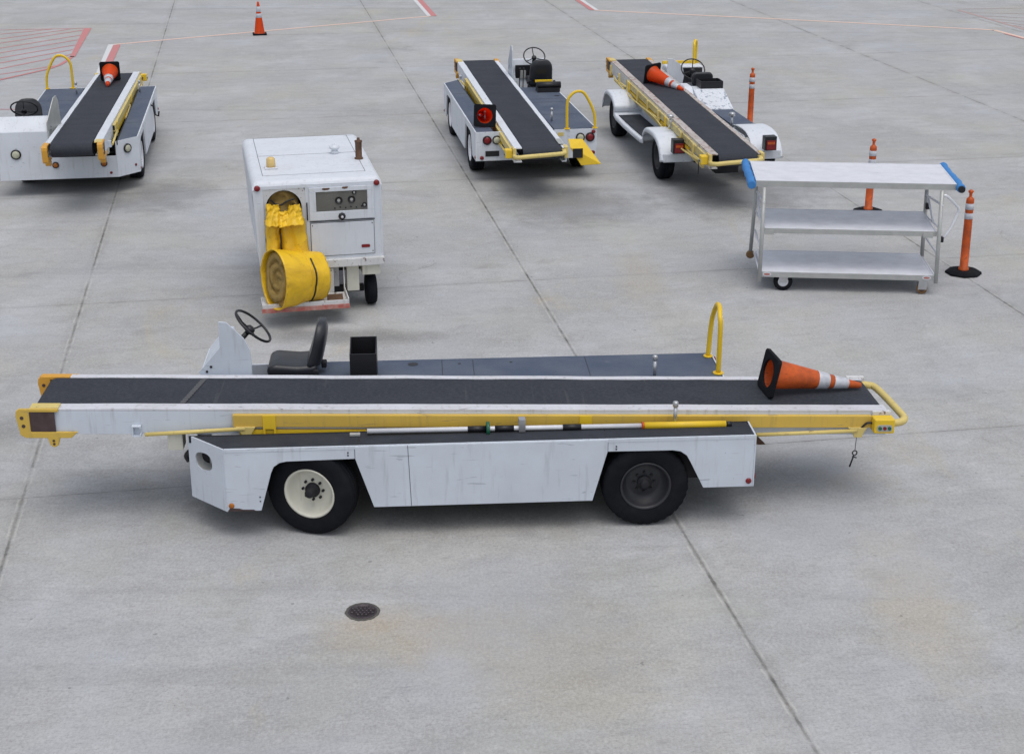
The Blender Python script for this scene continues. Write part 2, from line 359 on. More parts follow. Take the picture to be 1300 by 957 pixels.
marking('painted_line', 'line_white', [((142.5, 57), (126, 97), .20), ((546, 21), (522, -6), .17)], .008)
marking('painted_line', 'line_red', [((148.5, 57.5), (129, 100), .18), ((551, 21), (527, -6), .17)], .0085)
marking('painted_line', 'line_cream', [((754, 13.5), (985, 24.5), .15), ((985, 24.5), (1262, 38.6), .15), ((1262, 38.6), (1340, 59), .16)])
marking('painted_line', 'line_white', [((757, 13.5), (728, -6), .15)], .008)
marking('painted_line', 'line_red', [((752, 13.5), (723, -6), .15), ((1275, 43.4), (1340, 60.5), .06)], .0085)
h = [((1216, 13), (1330, 46.5), .12), ((1216, 12), (1340, 10), .05)] + [((1216 + k * 14, 12.5 + k * 4), (1340, 13 + k * 6), .05) for k in range(1, 6)]
marking('painted_line', 'line_pink', h)

# ---------------------------------------------------------------- wheels
def wheel(parent, x, y, r, wd, rimmat, steer=0, rr=.56, side=-1, lugs=True, z=None):
    """side -1: outer face towards -y"""
    e = MB(); hw = wd / 2
    prof = [(rr * r, -hw * .78), (rr * r + .02, -hw * .92), (r * .78, -hw * 1.0), (r * .93, -hw * .93), (r * .985, -hw * .74), (r, -hw * .45), (r * .985, -hw * .42), (r * .985, -hw * .34), (r, -hw * .31), (r, -hw * .05), (r * .985, -hw * .03)]
    prof = prof + [(a, -b) for a, b in prof[::-1]]
    n = len(prof)
    def rf(k, i): return .982 if lugs and (3 <= k <= 5 or n - 6 <= k <= n - 4) and (i % 3 == 0) else 1
    d = Vector((0, side, 0))
    e.lathe(prof, (0, 0, 0), d, 96, rf, caps=False)
    e.lathe([(rr * r, -hw * .8), (rr * r, hw * .8)], (0, 0, 0), d, 48, caps=False)
    o = e.build('wheel', 'rubber', parent); o.location = (x, y, z if z is not None else r); o.rotation_euler = (0, 0, R(steer))
    q = rr * r; m = MB()
    m.lathe([(q * 1.02, hw * .80), (q * 1.05, hw * .90), (q * .99, hw * .92), (q * .93, hw * .72), (q * .91, hw * .22), (q * .80, hw * .14), (q * .77, hw * -.02), (q * .60, hw * -.04), (q * .45, hw * .04), (.001, hw * .06)], (0, 0, 0), d, 48, caps=False)
    rim = m.build('rim', rimmat, o)
    m = MB(); m.lathe([(q * .30, hw * .1), (q * .30, hw * .32), (q * .24, hw * .36), (q * .19, hw * .38), (q * .18, hw * (.95 if steer else .66)), (q * .13, hw * (1.02 if steer else .7)), (.001, hw * (1.02 if steer else .7))], (0, 0, 0), d, 24, caps=False)
    for i in range(8):
        t = 2 * PI * i / 8; c = Vector((math.cos(t) * q * .42, 0, math.sin(t) * q * .42)); m.cyl(c + d * hw * .0, c + d * hw * .20, .013, seg=6)
    m.build('hub', 'dark_steel', o)
    return o

def lamp(parent, name, p, d, r, mat, ring=True, depth=.02):
    d = Vector(d).normalized(); p = Vector(p)
    m = MB(); m.lathe([(r, 0), (r, depth), (r * .8, depth + r * .22), (r * .4, depth + r * .32), (.001, depth + r * .34)], p, d, 24, caps=False); o = m.build(name, mat, parent)
    if ring:
        m = MB(); m.lathe([(r * 1.3, 0), (r * 1.28, depth * 1.1), (r * 1.02, depth * 1.3), (r * 1.0, 0)], p, d, 24, caps=False); m.build('bezel', 'black', o)
    return o

def steering(parent, c, tilt_dir, r=.20, col_len=.32):
    """c centre, tilt_dir unit vector of the column pointing up out of the wheel"""
    d = Vector(tilt_dir).normalized(); c = Vector(c); a = d.orthogonal().normalized(); b = d.cross(a)
    m = MB(); m.tube([c + (a * math.cos(t) + b * math.sin(t)) * r for t in [2 * PI * i / 40 for i in range(40)]], .0125, 10, closed=True)
    for k in range(3):
        t = 2 * PI * k / 3 + .5; m.tube([c - d * .045, c - d * .035 + (a * math.cos(t) + b * math.sin(t)) * r * .5, c + (a * math.cos(t) + b * math.sin(t)) * r], .009, 8)
    m.lathe([(.045, -.075), (.045, -.03), (.03, -.015), (.001, -.01)], c, d, 20)
    s = m.build('steering_wheel', 'black', parent)
    m = MB(); m.cyl(c - d * .06, c - d * col_len, .024, .03); m.build('steering_column', 'black', s)
    return s

def seat(parent, x, y, z, sc=1.0):
    """x = centre of cushion, driver faces -x"""
    def cushion(pts, w2, name, bev=.045):
        m = MB(); m.prism(pts, 'y', y - w2, y + w2); o = m.build(name, 'seat', parent, bevel=bev, seg=5)
        for p in o.data.polygons: p.use_smooth = True
        return o
    c = cushion([(x - .22, z), (x + .22, z), (x + .24, z + .13), (x + .05, z + .115), (x - .18, z + .14), (x - .25, z + .09)], .23, 'seat_cushion')
    # backrest as a lofted padded slab, leaning back
    m = MB(); n = 11; K = 20; vs = []
    for i in range(n):
        t = i / (n - 1); zz = z + .08 + .43 * t; xc = x + .19 + .03 * math.sin(t * 2.2) + .075 * t
        hw = .23 * (1 - .10 * t) * (1 if t < .6 else math.sqrt(max(.0, 1 - ((t - .6) / .44) ** 2.2)) * .93 + .07); th = .075 * (1 - .25 * t) * (1 if t < .9 else .7)
        for k in range(K):
            a = 2 * PI * k / K; ca, sa = math.cos(a), math.sin(a)
            vs.append((xc + th * math.copysign(abs(ca) ** .7, ca) - .035 * (abs(sa) ** 3), y + hw * math.copysign(abs(sa) ** .6, sa), zz))
    fs = [(i * K + k, i * K + (k + 1) % K, (i + 1) * K + (k + 1) % K, (i + 1) * K + k) for i in range(n - 1) for k in range(K)] + [tuple(range(K))[::-1], tuple((n - 1) * K + k for k in range(K))]
    m.add(vs, fs, True); m.build('backrest', 'seat', parent, sub=1)
    m = MB(); m.box(x - .2, x + .2, y - .19, y + .19, z - .12, z - .002)
    for s in (-1, 1): m.cyl((x + .22, y + s * .235, z + .07), (x + .22, y + s * .275, z + .07), .028)
    m.build('seat_frame', 'dark_steel', parent, bevel=.008)
    m = MB(); m.box(x + .26, x + .31, y - .05, y + .05, z + .03, z + .09); m.build('seat_hinge', 'dark_steel', parent, bevel=.012)

# ---------------------------------------------------------------- conveyor shared by all loaders
def conveyor(rt, z0, sl, x0, x1, ya=.34, detail='main', rail='white', chan='ochre', ang=0., dy=0.):
    ca, sa_ = math.cos(R(ang)), math.sin(R(ang))
    xf = lambda s_, y, h: (s_ * ca - y * sa_, s_ * sa_ + y * ca + dy, z0 - sl * s_ + h)
    X = lambda **k: MB(xf)
    y1 = ya + .135; y2 = y1 + .62; y3 = y2 + .085         # belt between y1 and y2
    def make_rail(lo, hi, out, dh):                       # C channel with a worn top flange
        t = .02; m = X(); wf = (lo, lo + t) if out < 0 else (hi - t, hi)
        pts = [(lo, dh - .235), (hi, dh - .235), (hi, dh - .2155), (lo + t, dh - .2155), (lo + t, dh - t - .001), (lo, dh - t - .001)]
        if out > 0: pts = [(lo + hi - a_, b_) for a_, b_ in pts[::-1]]
        m.prism(pts, 'x', x0 + .22, x1 + .10); o = m.build('side_rail', rail, rt, bevel=.003)
        m = X(); n = 34; vs = []; fs = []
        for i in range(n + 1):
            s_ = x0 + .22 + (x1 + .10 - x0 - .22) * i / n; q = noise.noise(Vector((s_ * 1.7, out, 3))) * .005
            vs += [(s_, lo, dh - t), (s_, lo, dh + q), (s_, hi, dh + q), (s_, hi, dh - t)]
        for i in range(n):
            k = i * 4; fs += [(k + j, k + (j + 1) % 4, k + 4 + (j + 1) % 4, k + 4 + j) for j in range(4)]
        fs += [(0, 1, 2, 3), (4 * n + 3, 4 * n + 2, 4 * n + 1, 4 * n)]
        m.add(vs, fs); m.build('rail_flange', {'main': 'flange', 'old': 'old_flange'}.get(detail, rail), rt, bevel=.003)
    make_rail(ya, y1 - .010, -1, 0); make_rail(y2 + .010, y3, 1, -.012)
    # belt: closed loop around two rollers
    rb = .10; hb = -.012; m = X(); t = .012; prof = []
    L, Rr = x0 + .12, x1 + .03
    N = 14
    for i in range(N + 1): a = PI / 2 + PI * i / N; prof.append((L + rb * math.cos(a), hb - rb + rb * math.sin(a)))
    for i in range(N + 1): a = -PI / 2 + PI * i / N; prof.append((Rr + rb * math.cos(a), hb - rb + rb * math.sin(a)))
    M2 = 60; prof += [(Rr + (L - Rr) * i / M2, hb + .0025 * math.sin(i * 1.7) + .002 * math.sin(i * .6)) for i in range(1, M2)]
    n = len(prof); cxm = (L + Rr) / 2
    inner = [(a - (t if a > cxm else -t) * (1 if (a < L or a > Rr) else 0), b + (t if b < hb - rb else -t)) for a, b in prof]
    vs = [(a, y, b) for q in (prof, inner) for y in (y1 + .005, y2 - .005) for a, b in q]
    fs = []
    for i in range(n):
        j = (i + 1) % n; fs += [(i, j, n + j, n + i), (2 * n + i, 3 * n + i, 3 * n + j, 2 * n + j), (i, 2 * n + i, 2 * n + j, j), (n + i, n + j, 3 * n + j, 3 * n + i)]
    m.add(vs, fs, False); b = m.build('conveyor_belt', 'belt', rt)
    if detail == 'main':
        m = X(); z_ = hb + .0035; pts = []
        for side, q0 in ((0, -.024), (1, .024)):
            P_ = [(x0 + 1.30 + .12 * k / 24 + q0 + .004 * ((k % 2) * 2 - 1), y1 + .012 + k * .0245) for k in range(25)]
            pts += P_ if side == 0 else P_[::-1]
        m.prism(pts, 'z', z_, z_ + .002); m.build('belt_seam', plain('belt_lacing', (.085, .087, .095, 1), .6, .8, 40), b)
    m = X(); m.box(L + .15, Rr - .15, y1 + .02, y2 - .02, -.19, -.09); m.build('belt_bed', 'dark_steel', rt)
    for q in (L, Rr): m = X(); m.cyl((q, y1 + .03, hb - rb), (q, y2 - .03, hb - rb), rb - .016); m.build('roller', 'dark_steel', rt)
    # front hook brackets
    for (a, b_, inner_) in ((ya - .028, ya + .055, 1), (y3 - .055, y3 + .028, -1)):
        s0 = x0 - .08; dh = 0 if inner_ > 0 else -.024
        outl = [(s0 + .035, .008), (s0 + .36, .008), (s0 + .36, -.022), (s0 + .115, -.022), (s0 + .115, -.205), (s0 + .51, -.205), (s0 + .45, -.262), (s0 + .355, -.262), (s0 + .335, -.33), (s0 + .30, -.35), (s0 + .265, -.33), (s0 + .25, -.262), (s0 + .07, -.262), (s0 + .025, -.235), (s0, -.06), (s0 + .008, -.012)]
        m = X(); m.prism([(p, q + dh) for p, q in outl], 'y', a, a + (.024 if inner_ > 0 and detail == 'main' else .083))
        br = m.build('end_bracket', 'orange_bracket' if detail != 'main' or inner_ < 0 else 'ochre', rt, bevel=.006)
        if inner_ > 0: m = X(); m.box(s0 + .12, s0 + .36, a + .0245, b_ + .05, -.004, .010); m.build('bracket_cap', 'pale_yellow', br, bevel=.003)
        fy = a - .004
        for px_, pz, r_ in ((s0 + .052, -.075, .016), (s0 + .060, -.15, .016), (s0 + .30, -.285, .011), (s0 + .30, -.315, .011)):
            m = X(); m.cyl((px_, fy, pz + dh), (px_, fy + .01, pz + dh), r_, seg=12); m.build('bolt', 'primer', br)
        m = X()
        if inner_ > 0: m.box(s0 + .117, s0 + .325, a + .004, a + .018, -.203, -.024)
        else: m.box(s0 + .117, s0 + .325, b_ - .01, b_ + .004, -.22, -.05)
        m.build('end_plate', 'primer', rt, bevel=.003)
    # yellow outer channel on the near side
    yo = ya - .045
    m = X(); m.prism([(ya - .001, -.04), (yo, -.04), (yo, -.15), (ya - .001, -.15), (ya - .001, -.138), (yo + .012, -.138), (yo + .012, -.052), (ya - .001, -.052)], 'x', -3.55, x1 - .05)
    m.build('lift_channel', chan, rt, bevel=.004)
    for sx in (-3.24, -.50):
        m = X(); m.prism([(sx - .055, -.036), (sx + .055, -.036), (sx + .055, -.22), (sx + .035, -.22), (sx + .035, -.165), (sx - .035, -.165), (sx - .035, -.22), (sx - .055, -.22)], 'y', yo - .012, yo - .001); m.build('channel_clip', 'yellow', rt, bevel=.003)
    m = X(); m.box(-3.5, 1.0, ya - .035, ya - .001, -.235, -.182); m.build('lower_rail', 'yellow', rt, bevel=.003)
    # folded support rods with lugs
    for (sa, ha, sb, hb_) in ((-4.30, -.215, -3.45, -.16), (-1.9, -.225, -.95, -.168), (1.02, -.215, 1.92, -.175)):
        m = X(); m.tube([(sa, yo - .01, ha), (sb, yo - .01, hb_)], .018, 10); rd = m.build('support_rod', 'pale_yellow', rt)
        m = X(); m.prism([(sb - .08, -.145), (sb + .09, -.145), (sb + .06, -.20), (sb + .05, -.238), (sb - .02, -.238), (sb - .035, -.2)], 'y', yo - .016, yo + .004); m.build('rod_lug', 'pale_yellow', rd, bevel=.003)
    m = X(); m.prism([(-4.41, -.145), (-4.335, -.145), (-4.335, -.165), (-4.345, -.165), (-4.345, -.152), (-4.40, -.152), (-4.40, -.232), (-4.345, -.232), (-4.345, -.215), (-4.335, -.215), (-4.335, -.24), (-4.41, -.24)], 'y', ya - .05, ya - .001)
    m.build('rod_latch', 'white', rt)
    m = X(); m.box(-4.13, -4.0, ya + .03, ya + .2, -.40, -.2355); m.build('lift_foot', 'cream', rt, bevel=.006)
    # rear bumper loop and control box
    e = x1 + .06
    loop = smooth_path([(e - .02, y3 - .05, -.07), (e + .10, y3 - .05, -.075), (e + .17, y3 - .12, -.085), (e + .22, ya + .20, -.10), (e + .22, ya + .06, -.11), (e + .15, ya + .005, -.12), (e + .02, ya + .005, -.125)], 6)
    m = X(); m.tube(loop, .034, 14); m.build('bumper_bar', 'pale_yellow', rt)
    for c0, c1 in ((ya - .02, ya + .03), (y3 - .04, y3 + .02)): m = X(); m.box(e - .10, e + .07, c0, c1, -.18, -.004); m.build('end_bracket', 'white_worn' if detail == 'main' else 'pale_yellow', rt, bevel=.005)
    m = X(); m.box(e - .11, e + (.075 if detail == 'main' else .02), ya - .135, ya - .022, -.170, -.035); cb = m.build('control_box', 'yellow', rt, bevel=.012, seg=3)
    m = X(); m.prism(rrect(e - .085, e + (.05 if detail == 'main' else .01), -.148, -.085, .02), 'y', ya - .139, ya - .1345); m.build('button_panel', 'alu_dull', cb)
    for k, mt in enumerate(('green', 'red_lens', 'green')):
        m = X(); m.cyl((e - .060 + k * (.042 if detail == 'main' else .022), ya - .139, -.116), (e - .060 + k * (.042 if detail == 'main' else .022), ya - .15, -.116), .016 if detail == 'main' else .009, seg=14); m.build('button', mt, cb)
    m = X(); m.tube(smooth_path([(e - .10, ya - .06, -.10), (e - .15, ya - .055, -.10), (e - .19, ya - .05, -.14), (e - .23, ya - .04, -.20)], 5), .010, 8); m.build('cable', 'black', rt)
    return xf, ya, y3, e

# ---------------------------------------------------------------- belt loader (three of one kind)
def belt_loader(label, loc, yaw, z0, sl, detail):
    rt = root('belt_loader', label, 'belt loader', (loc[0], loc[1], 0), R(yaw), 'airport belt loaders parked on the concrete')
    W = 1.97; Z = .85; main = detail == 'main'
    white = 'white' if main else 'white_clean'
    ti, to = .275, 1.30                       # trough for the conveyor
    def skirt(y0, y1, mats):
        for pts, dd in (([(-3.6, .846), (-3.6, .27), (-3.315, .27), (-3.215, .62), (-3.19, .675), (-3.14, .71), (-3.08, .722), (-2.504, .73), (-2.504, .846)], 0),
                        ([(-2.5, .846), (-2.5, .73), (-2.354, .275), (-.468, .275), (-.345, .735), (-.345, .846)], .008),
                        ([(-.341, .846), (-.341, .732), (.22, .728), (.29, .715), (.345, .675), (.38, .61), (.50, .365), (.93, .365), (.93, .846)], 0)):
            m = MB(); a, b = (y0 - dd, y1) if y0 < 1 else (y0, y1 + dd); m.prism(pts, 'y', a, b); m.build('side_panel', white, rt, bevel=.004)
    skirt(-.03, -.005, None); skirt(W + .005, W + .03, None)
    # decks (anti slip) with thin white edging
    m = MB(); m.prism([(-3.59, -.018), (-3.92, .283), (-3.92, ti - .012), (.918, ti - .012), (.918, -.018)], 'z', Z - .022, Z - .003); d1 = m.build('deck_plate', 'deck_dark' if main else 'deck', rt)
    m = MB(); m.box(-2.95 if main else -2.9, .918, to + .012, W + .018, Z - .022, Z - .003); d2 = m.build('deck_plate', 'deck', rt)
    m = MB()                                # edging strips standing 3 mm proud
    m.box(-3.6, .935, -.034, -.016, Z - .03, Z + .001); m.build('deck_edging', white, rt, bevel=.002)
    m = MB(); m.box(-2.95, .935, W + .016, W + .034, Z - .03, Z - .002); m.build('deck_edging', 'deck' if main else white, rt, bevel=.002)
    m = MB(); m.box(-3.93, .93, ti - .012, ti + .004, Z - .06, Z - .001); m.build('deck_edging', 'dark_steel', rt)
    m = MB(); m.box(-2.95, .93, to - .008, to + .012, Z - .06, Z - .001); m.build('deck_edging', 'deck', rt, bevel=.002)
    for xx in (-2.472, -.35): m = MB(); m.box(xx - .004, xx + .004, -.014, ti - .02, Z - .0025, Z - .0012); m.build('deck_seam', 'black', d1)
    for xx in (-1.72, -1.42, -.32): m = MB(); m.box(xx - .003, xx + .003, to + .02, W + .01, Z - .0025, Z - .0012); m.build('deck_seam', 'black', d2)
    for xx, yy, r_ in ((-2.0, 1.88, .05), (-1.55, 1.87, .016), (-1.05, 1.88, .014)): m = MB(); m.cyl((xx, yy, Z - .0028), (xx, yy, Z - .0010), r_); m.build('deck_hole', 'black', d2)
    # chamfered front corner panels, near one with an oval lamp hole, and lower front
    def corner(y_o, y_i, sgn, hole):
        A = Vector((-3.6, y_o, 0)); B = Vector((-3.94, y_i, 0)); u = (B - A); Lw = u.length; u.normalize(); nrm = Vector((-u.y, u.x, 0)) * (1 if sgn < 0 else -1)
        if nrm.x > 0: nrm = -nrm
        xfc = lambda a, b_, c_: tuple(A + u * a + Vector((0, 0, b_)) + nrm * c_)
        m = MB(lambda a, b_, c_: xfc(a, b_, c_))
        n = 48; cc = (Lw * .58, .66)
        out = []
        for i in range(n):
            t = 2 * PI * i / n; dx, dz = math.cos(t), math.sin(t)
            k = 1e9
            for lim, comp in ((Lw - cc[0], dx), (-cc[0], dx), (.849 - cc[1], dz), (.27 - cc[1], dz)):
                if comp * lim > 1e-9: k = min(k, lim / comp)
            out.append((cc[0] + dx * k, cc[1] + dz * k))
        for cx_, cz_ in ((0, .27), (Lw, .27), (Lw, .849), (0, .849)):
            q = min(range(n), key=lambda i: (out[i][0] - cx_) ** 2 + (out[i][1] - cz_) ** 2); out[q] = (cx_, cz_)
        if hole:
            inn = []
            for i in range(n):
                t = 2 * PI * i / n; rx = .112; rz = .080
                ex, ez = math.cos(t), math.sin(t); pw = .75
                px_, pz_ = rx * math.copysign(abs(ex) ** pw, ex), rz * math.copysign(abs(ez) ** pw, ez)
                ra = R(-8); inn.append((cc[0] + px_ * math.cos(ra) - pz_ * math.sin(ra), cc[1] + px_ * math.sin(ra) + pz_ * math.cos(ra)))
            m.ring(out, inn, 'z', -.006, .006)
        else: m.prism([(0, .27), (Lw, .27), (Lw, .849), (0, .849)], 'z', -.006, .006)
        m.build('front_panel', white, rt)
        if hole:
            m = MB(lambda a, b_, c_: xfc(a, b_, c_)); m.prism(inn, 'z', -.12, -.11); m.ring([(cc[0] + (x - cc[0]) * 1.05, cc[1] + (y - cc[1]) * 1.05) for x, y in inn], inn, 'z', -.11, -.0065); m.build('lamp_well', 'alu_dull', rt)
        else: lamp(rt, 'headlight', xfc(Lw * .52, .70, .008), nrm, .058, 'clear_lens')
        return xfc, Lw, nrm
    xfc, Lw, nrm = corner(-.03, .30, -1, main)
    lamp(rt, 'side_marker', (-3.565, -.031, .325), (0, -1, 0), .024, 'amber_lens' if main else 'red_lens', False, .006)
    lamp(rt, 'side_marker', (.895, -.031, .42), (0, -1, 0), .026, 'red_lens', False, .006)
    # front face
    WF = W + (.15 if detail == 'front' else -.05)
    m = MB(); m.prism([(.301, .27), (WF, .27), (WF, 1.045), (1.30, 1.045), (1.30, .62), (.301, .62)], 'x', -3.946, -3.934); m.build('front_panel', white, rt, bevel=.003)
    for yy, zz, r_, mt in ((1.84, .69, .062, 'clear_lens'), (1.25, .50, .040, 'amber_lens'), (.50, .50, .040, 'amber_lens')): lamp(rt, 'headlight' if mt == 'clear_lens' else 'turn_signal', (-3.947, yy, zz), (-1, 0, 0), r_, mt)
    lamp(rt, 'side_marker', (-3.947, .40, .345), (-1, 0, 0), .022, 'red_lens', False, .005)
    if not main: lamp(rt, 'side_marker', (*[a for a in xfc(Lw * .2, .40, .007)],), nrm, .022, 'red_lens', False, .005)
    # engine cowl in front of the driver
    m = MB(); m.prism([(-3.94, 1.045), (-3.77, 1.25), (-3.70, 1.25), (-3.66, 1.12), (-3.60, .9), (-3.53, .50), (-3.50, .50), (-3.50, .46), (-3.93, .46)], 'y', 1.315, W + (.15 if detail == 'front' else 0))
    m.build('cowl', white, rt, bevel=.012, seg=3)
    if not main: m = MB((lambda x, y, z: (x, y + .035 - (x + 3.96) * .30, z)) if detail == 'front' else None); m.prism([(-3.96, .60), (-3.96, 1.19), (-3.66, 1.52), (-3.56, 1.54), (-3.50, 1.45), (-3.42, .60)], 'y', 1.275, 1.29)
    else: m = MB(); m.prism([(-3.955, .60), (-3.955, 1.055), (-3.755, 1.285), (-3.752, 1.535), (-3.68, 1.525), (-3.60, 1.44), (-3.53, 1.365), (-3.485, 1.26), (-3.475, 1.15), (-3.475, .60)], 'y', 1.275, 1.29)
    m.build('guard_plate', 'alu_dull' if detail == 'front' else 'white', rt, bevel=.003)
    for bx_, bz_ in ((-3.885, 1.055), (-3.845, 1.10)): m = MB(); m.cyl((bx_, 1.27, bz_), (bx_, 1.276, bz_), .012, seg=10); m.build('bolt', 'dark_steel', rt)
    m = MB(); m.box(-3.64, -3.60, 1.36, W - .05, .55, 1.15); dsh = m.build('dashboard', 'black', rt, bevel=.01)
    m = MB(); m.box(-3.599, -3.56, 1.44, 1.56, .90, 1.05); m.build('gauge_panel', 'alu_dull', dsh)
    m = MB(); m.box(-3.53, -2.9, 1.30, W, .46, .50); m.box(-2.95, -2.93, 1.30, W, .50, Z - .023); m.build('floor_pan', 'deck_dark', rt)
    steering(rt, (-3.49, 1.71, 1.335), (.68, 0, .73), .205, .36)
    seat(rt, -3.13, 1.74, .87)
    # battery box behind the seat
    m = MB(); bx = (-2.585, -2.335); b0, b1 = 1.38, 1.70
    if not main: b0, b1 = 1.58, 2.0
    zt = 1.15 if main else .93
    m.box(bx[0], bx[1], b0, b0 + .012, Z, zt); m.box(bx[0], bx[1], b1 - .012, b1, Z, zt + (.06 if main else 0))
    m.box(bx[0], bx[0] + .012, b0 + .0125, b1 - .0125, Z, zt); m.box(bx[1] - .012, bx[1], b0 + .0125, b1 - .0125, Z, zt); m.box(bx[0] + .0125, bx[1] - .0125, b0 + .0125, b1 - .0125, Z, Z + .03)
    if main:
        m.prism([(b0 + .0125, zt), (b1 - .0125, zt), (b1 - .0125, zt + .06)], 'x', bx[0], bx[0] + .010); m.prism([(b0 + .0125, zt), (b1 - .0125, zt), (b1 - .0125, zt + .06)], 'x', bx[1] - .010, bx[1])
    m.build('battery_box', 'black', rt)
    if detail == 'rear':
        m = MB(); m.box(-2.66, -2.60, 1.58, 1.90, .99, 1.03); m.build('battery_strap', 'yellow', rt, bevel=.004)
        m = MB(); m.cyl((-2.46, 1.58, .96), (-2.46, 2.03, .96), .065); m.build('storage_roll', 'black', rt)
    # chassis: rails, axles, trough floor, dark boxes
    m = MB(); m.box(-3.9, .90, ti + .012, ti + .04, .35, Z - .062); m.box(-3.5, .90, to - .04, to - .012, .35, Z - .062); m.box(-3.9, .9, ti + .041, to - .041, .30, .36)
    m.box(-2.35, -.47, .0, ti, .29, .80); m.box(-2.35, -.47, to + .02, W, .29, .80)
    m.box(-.06, .06, .24, W - .24, .33, .43); m.box(-2.92, -2.80, .24, W - .24, .33, .43); m.box(-3.58, -3.33, .0, ti, .3, .32); m.box(.50, .9, .0, W, .38, .40)
    m.build('chassis', 'dark_steel', rt)
    m = MB(); m.box(-2.30, -.55, .30, 1.65, .15, .285); m.build('under_shade_box', 'black', rt)  # black box added to darken the shaded gap beneath the body
    # rear face
    e1 = .40 if detail == 'rear' else ti + .01; e2 = to - .02
    m = MB(); m.prism([(-.03, .365), (W + .03, .365), (W + .03, .848), (e2, .848), (e2, .56), (e1, .56), (e1, .848), (-.03, .848)], 'x', .931, .945); m.build('rear_panel', white, rt, bevel=.003)
    if True:
        for yy, zz, r_, mt, nm in ((.16, .71, .058, 'red_lens', 'tail_light'), (.32, .71, .058, 'clear_lens', 'reversing_light'), (1.72, .71, .058, 'clear_lens', 'reversing_light'), (1.885, .71, .06, 'red_lens', 'tail_light'),
                               (.07, .42, .032, 'red_lens', 'reflector'), (1.94, .80, .032, 'red_lens', 'reflector'), (1.94, .45, .032, 'red_lens', 'reflector')):
            lamp(rt, nm, (.946, yy, zz), (1, 0, 0), r_, mt, r_ > .05)
        m = MB(); m.box(.946, .952, .13, .36, .44, .53); m.build('number_plate', 'black', rt)
        m = MB(); m.box(.9455, .95, 1.34, 1.44, .74, .80); m.build('number_plate', 'pale_yellow', rt)
    # wheels
    for sx, st, rm in ((-2.86, -18 if main else 0, 'cream' if main else 'alu'), (0, 0, 'rim_dark' if main else 'alu')):
        wheel(rt, sx - (.015 if st else 0), (.118 if st else .10), (.392 if st else .382), .235, rm, st, side=-1, lugs=not st); wheel(rt, sx, W - .10, .382, .235, rm, st, side=1)
    if detail == 'front':
        m = MB(); m.tube([(-.72, -.032, .80), (-.72, -.08, .78), (-.72, -.10, .62), (-.72, -.16, .60), (-.72, -.17, .68)], .018); m.build('side_latch', 'dark_steel', rt)
    for k_ in range(0 if main else 2):
        m = MB(); q = 1.42 + k_ * .07; m.tube([(-3.52, q, .55), (-3.44, q, 1.0), (-3.40, q, 1.10)], .009); m.lathe([(.001, -.02), (.018, -.012), (.02, 0), (.014, .016), (.001, .02)], (-3.395, q, 1.115), (.3, 0, 1), 12, caps=False); m.build('control_lever', 'black', rt)
    for k_ in range(2): m = MB(); q = 1.60 + k_ * .14; m.box(-3.50, -3.42, q, q + .07, .56, .575); m.tube([(-3.46, q + .035, .50), (-3.46, q + .035, .56)], .01); m.build('foot_pedal', 'black', rt)
    for k_ in range(3):
        m = MB(); q = ti + .07 + k_ * .035; m.tube(smooth_path([(-3.7, q, .62), (-2.6, q + .02, .50), (-1.2, q, .44), (.2, q + .02, .50), (.9, q, .56)], 6), .014, 8); m.build('hydraulic_hose', 'black', rt)
    m = MB(); m.cyl((-.4, .78, .42), (-1.9, .78, .70), .045); m.build('lift_cylinder', 'dark_steel', rt)
    m = MB(); m.cyl((-1.9, .78, .70), (-2.5, .78, .81), .025); m.build('cylinder_rod', 'steel', rt)
    for k_ in range(2):
        m = MB(); q = (.66, .70, .74, .78, .82)[k_]; m.cyl((-3.32, -.031 - .0005, q - .30 if k_ < 2 else q), (-3.32, -.036, q - .30 if k_ < 2 else q), .006, seg=8); m.build('rivet', 'dark_steel', rt)
    # boarding handrail at the rear right
    hx = .90 if main else .92
    a, b_ = 1.44, 1.90
    if detail == 'main': pth = [(hx, a, Z), (hx, a, Z + .46), (hx, a + .05, Z + .56), (hx + .02, a + .18, Z + .605), (hx + .03, a + .36, Z + .56), (hx + .01, b_, Z + .36), (hx - .01, b_, Z)]
    else: pth = [(hx, 1.50, Z), (hx, 1.50, Z + .42), (hx, 1.56, Z + .56), (hx, 1.68, Z + .62), (hx, 1.80, Z + .56), (hx, 1.95, Z + .26), (hx, 1.97, Z)]
    m = MB(); m.tube(smooth_path(pth, 7), .024, 14)
    m.cyl((pth[0][0], pth[0][1], Z - .002), (pth[0][0], pth[0][1], Z + .012), .05); m.cyl((pth[-1][0], pth[-1][1], Z - .002), (pth[-1][0], pth[-1][1], Z + .012), .045)
    m.build('handrail', 'yellow', rt)
    # conveyor
    xf, ya, y3, e = conveyor(rt, z0, sl, -5.30, 2.10, {'main': .34, 'front': .36, 'rear': .41}[detail], detail, 'white' if main else 'white_clean', 'ochre' if main else 'pale_yellow')
    # guide pins standing on the frame
    for yy, zz in ((.22, .93), (1.36, .93)):
        m = MB(); m.cyl((.275, yy, zz - .07), (.275, yy, zz + .10), .017); m.lathe([(.018, 0), (.026, .01), (.026, .045), (.018, .055), (.001, .057)], (.275, yy, zz + .095), (0, 0, 1), 16); m.build('guide_pin', 'steel', rt)
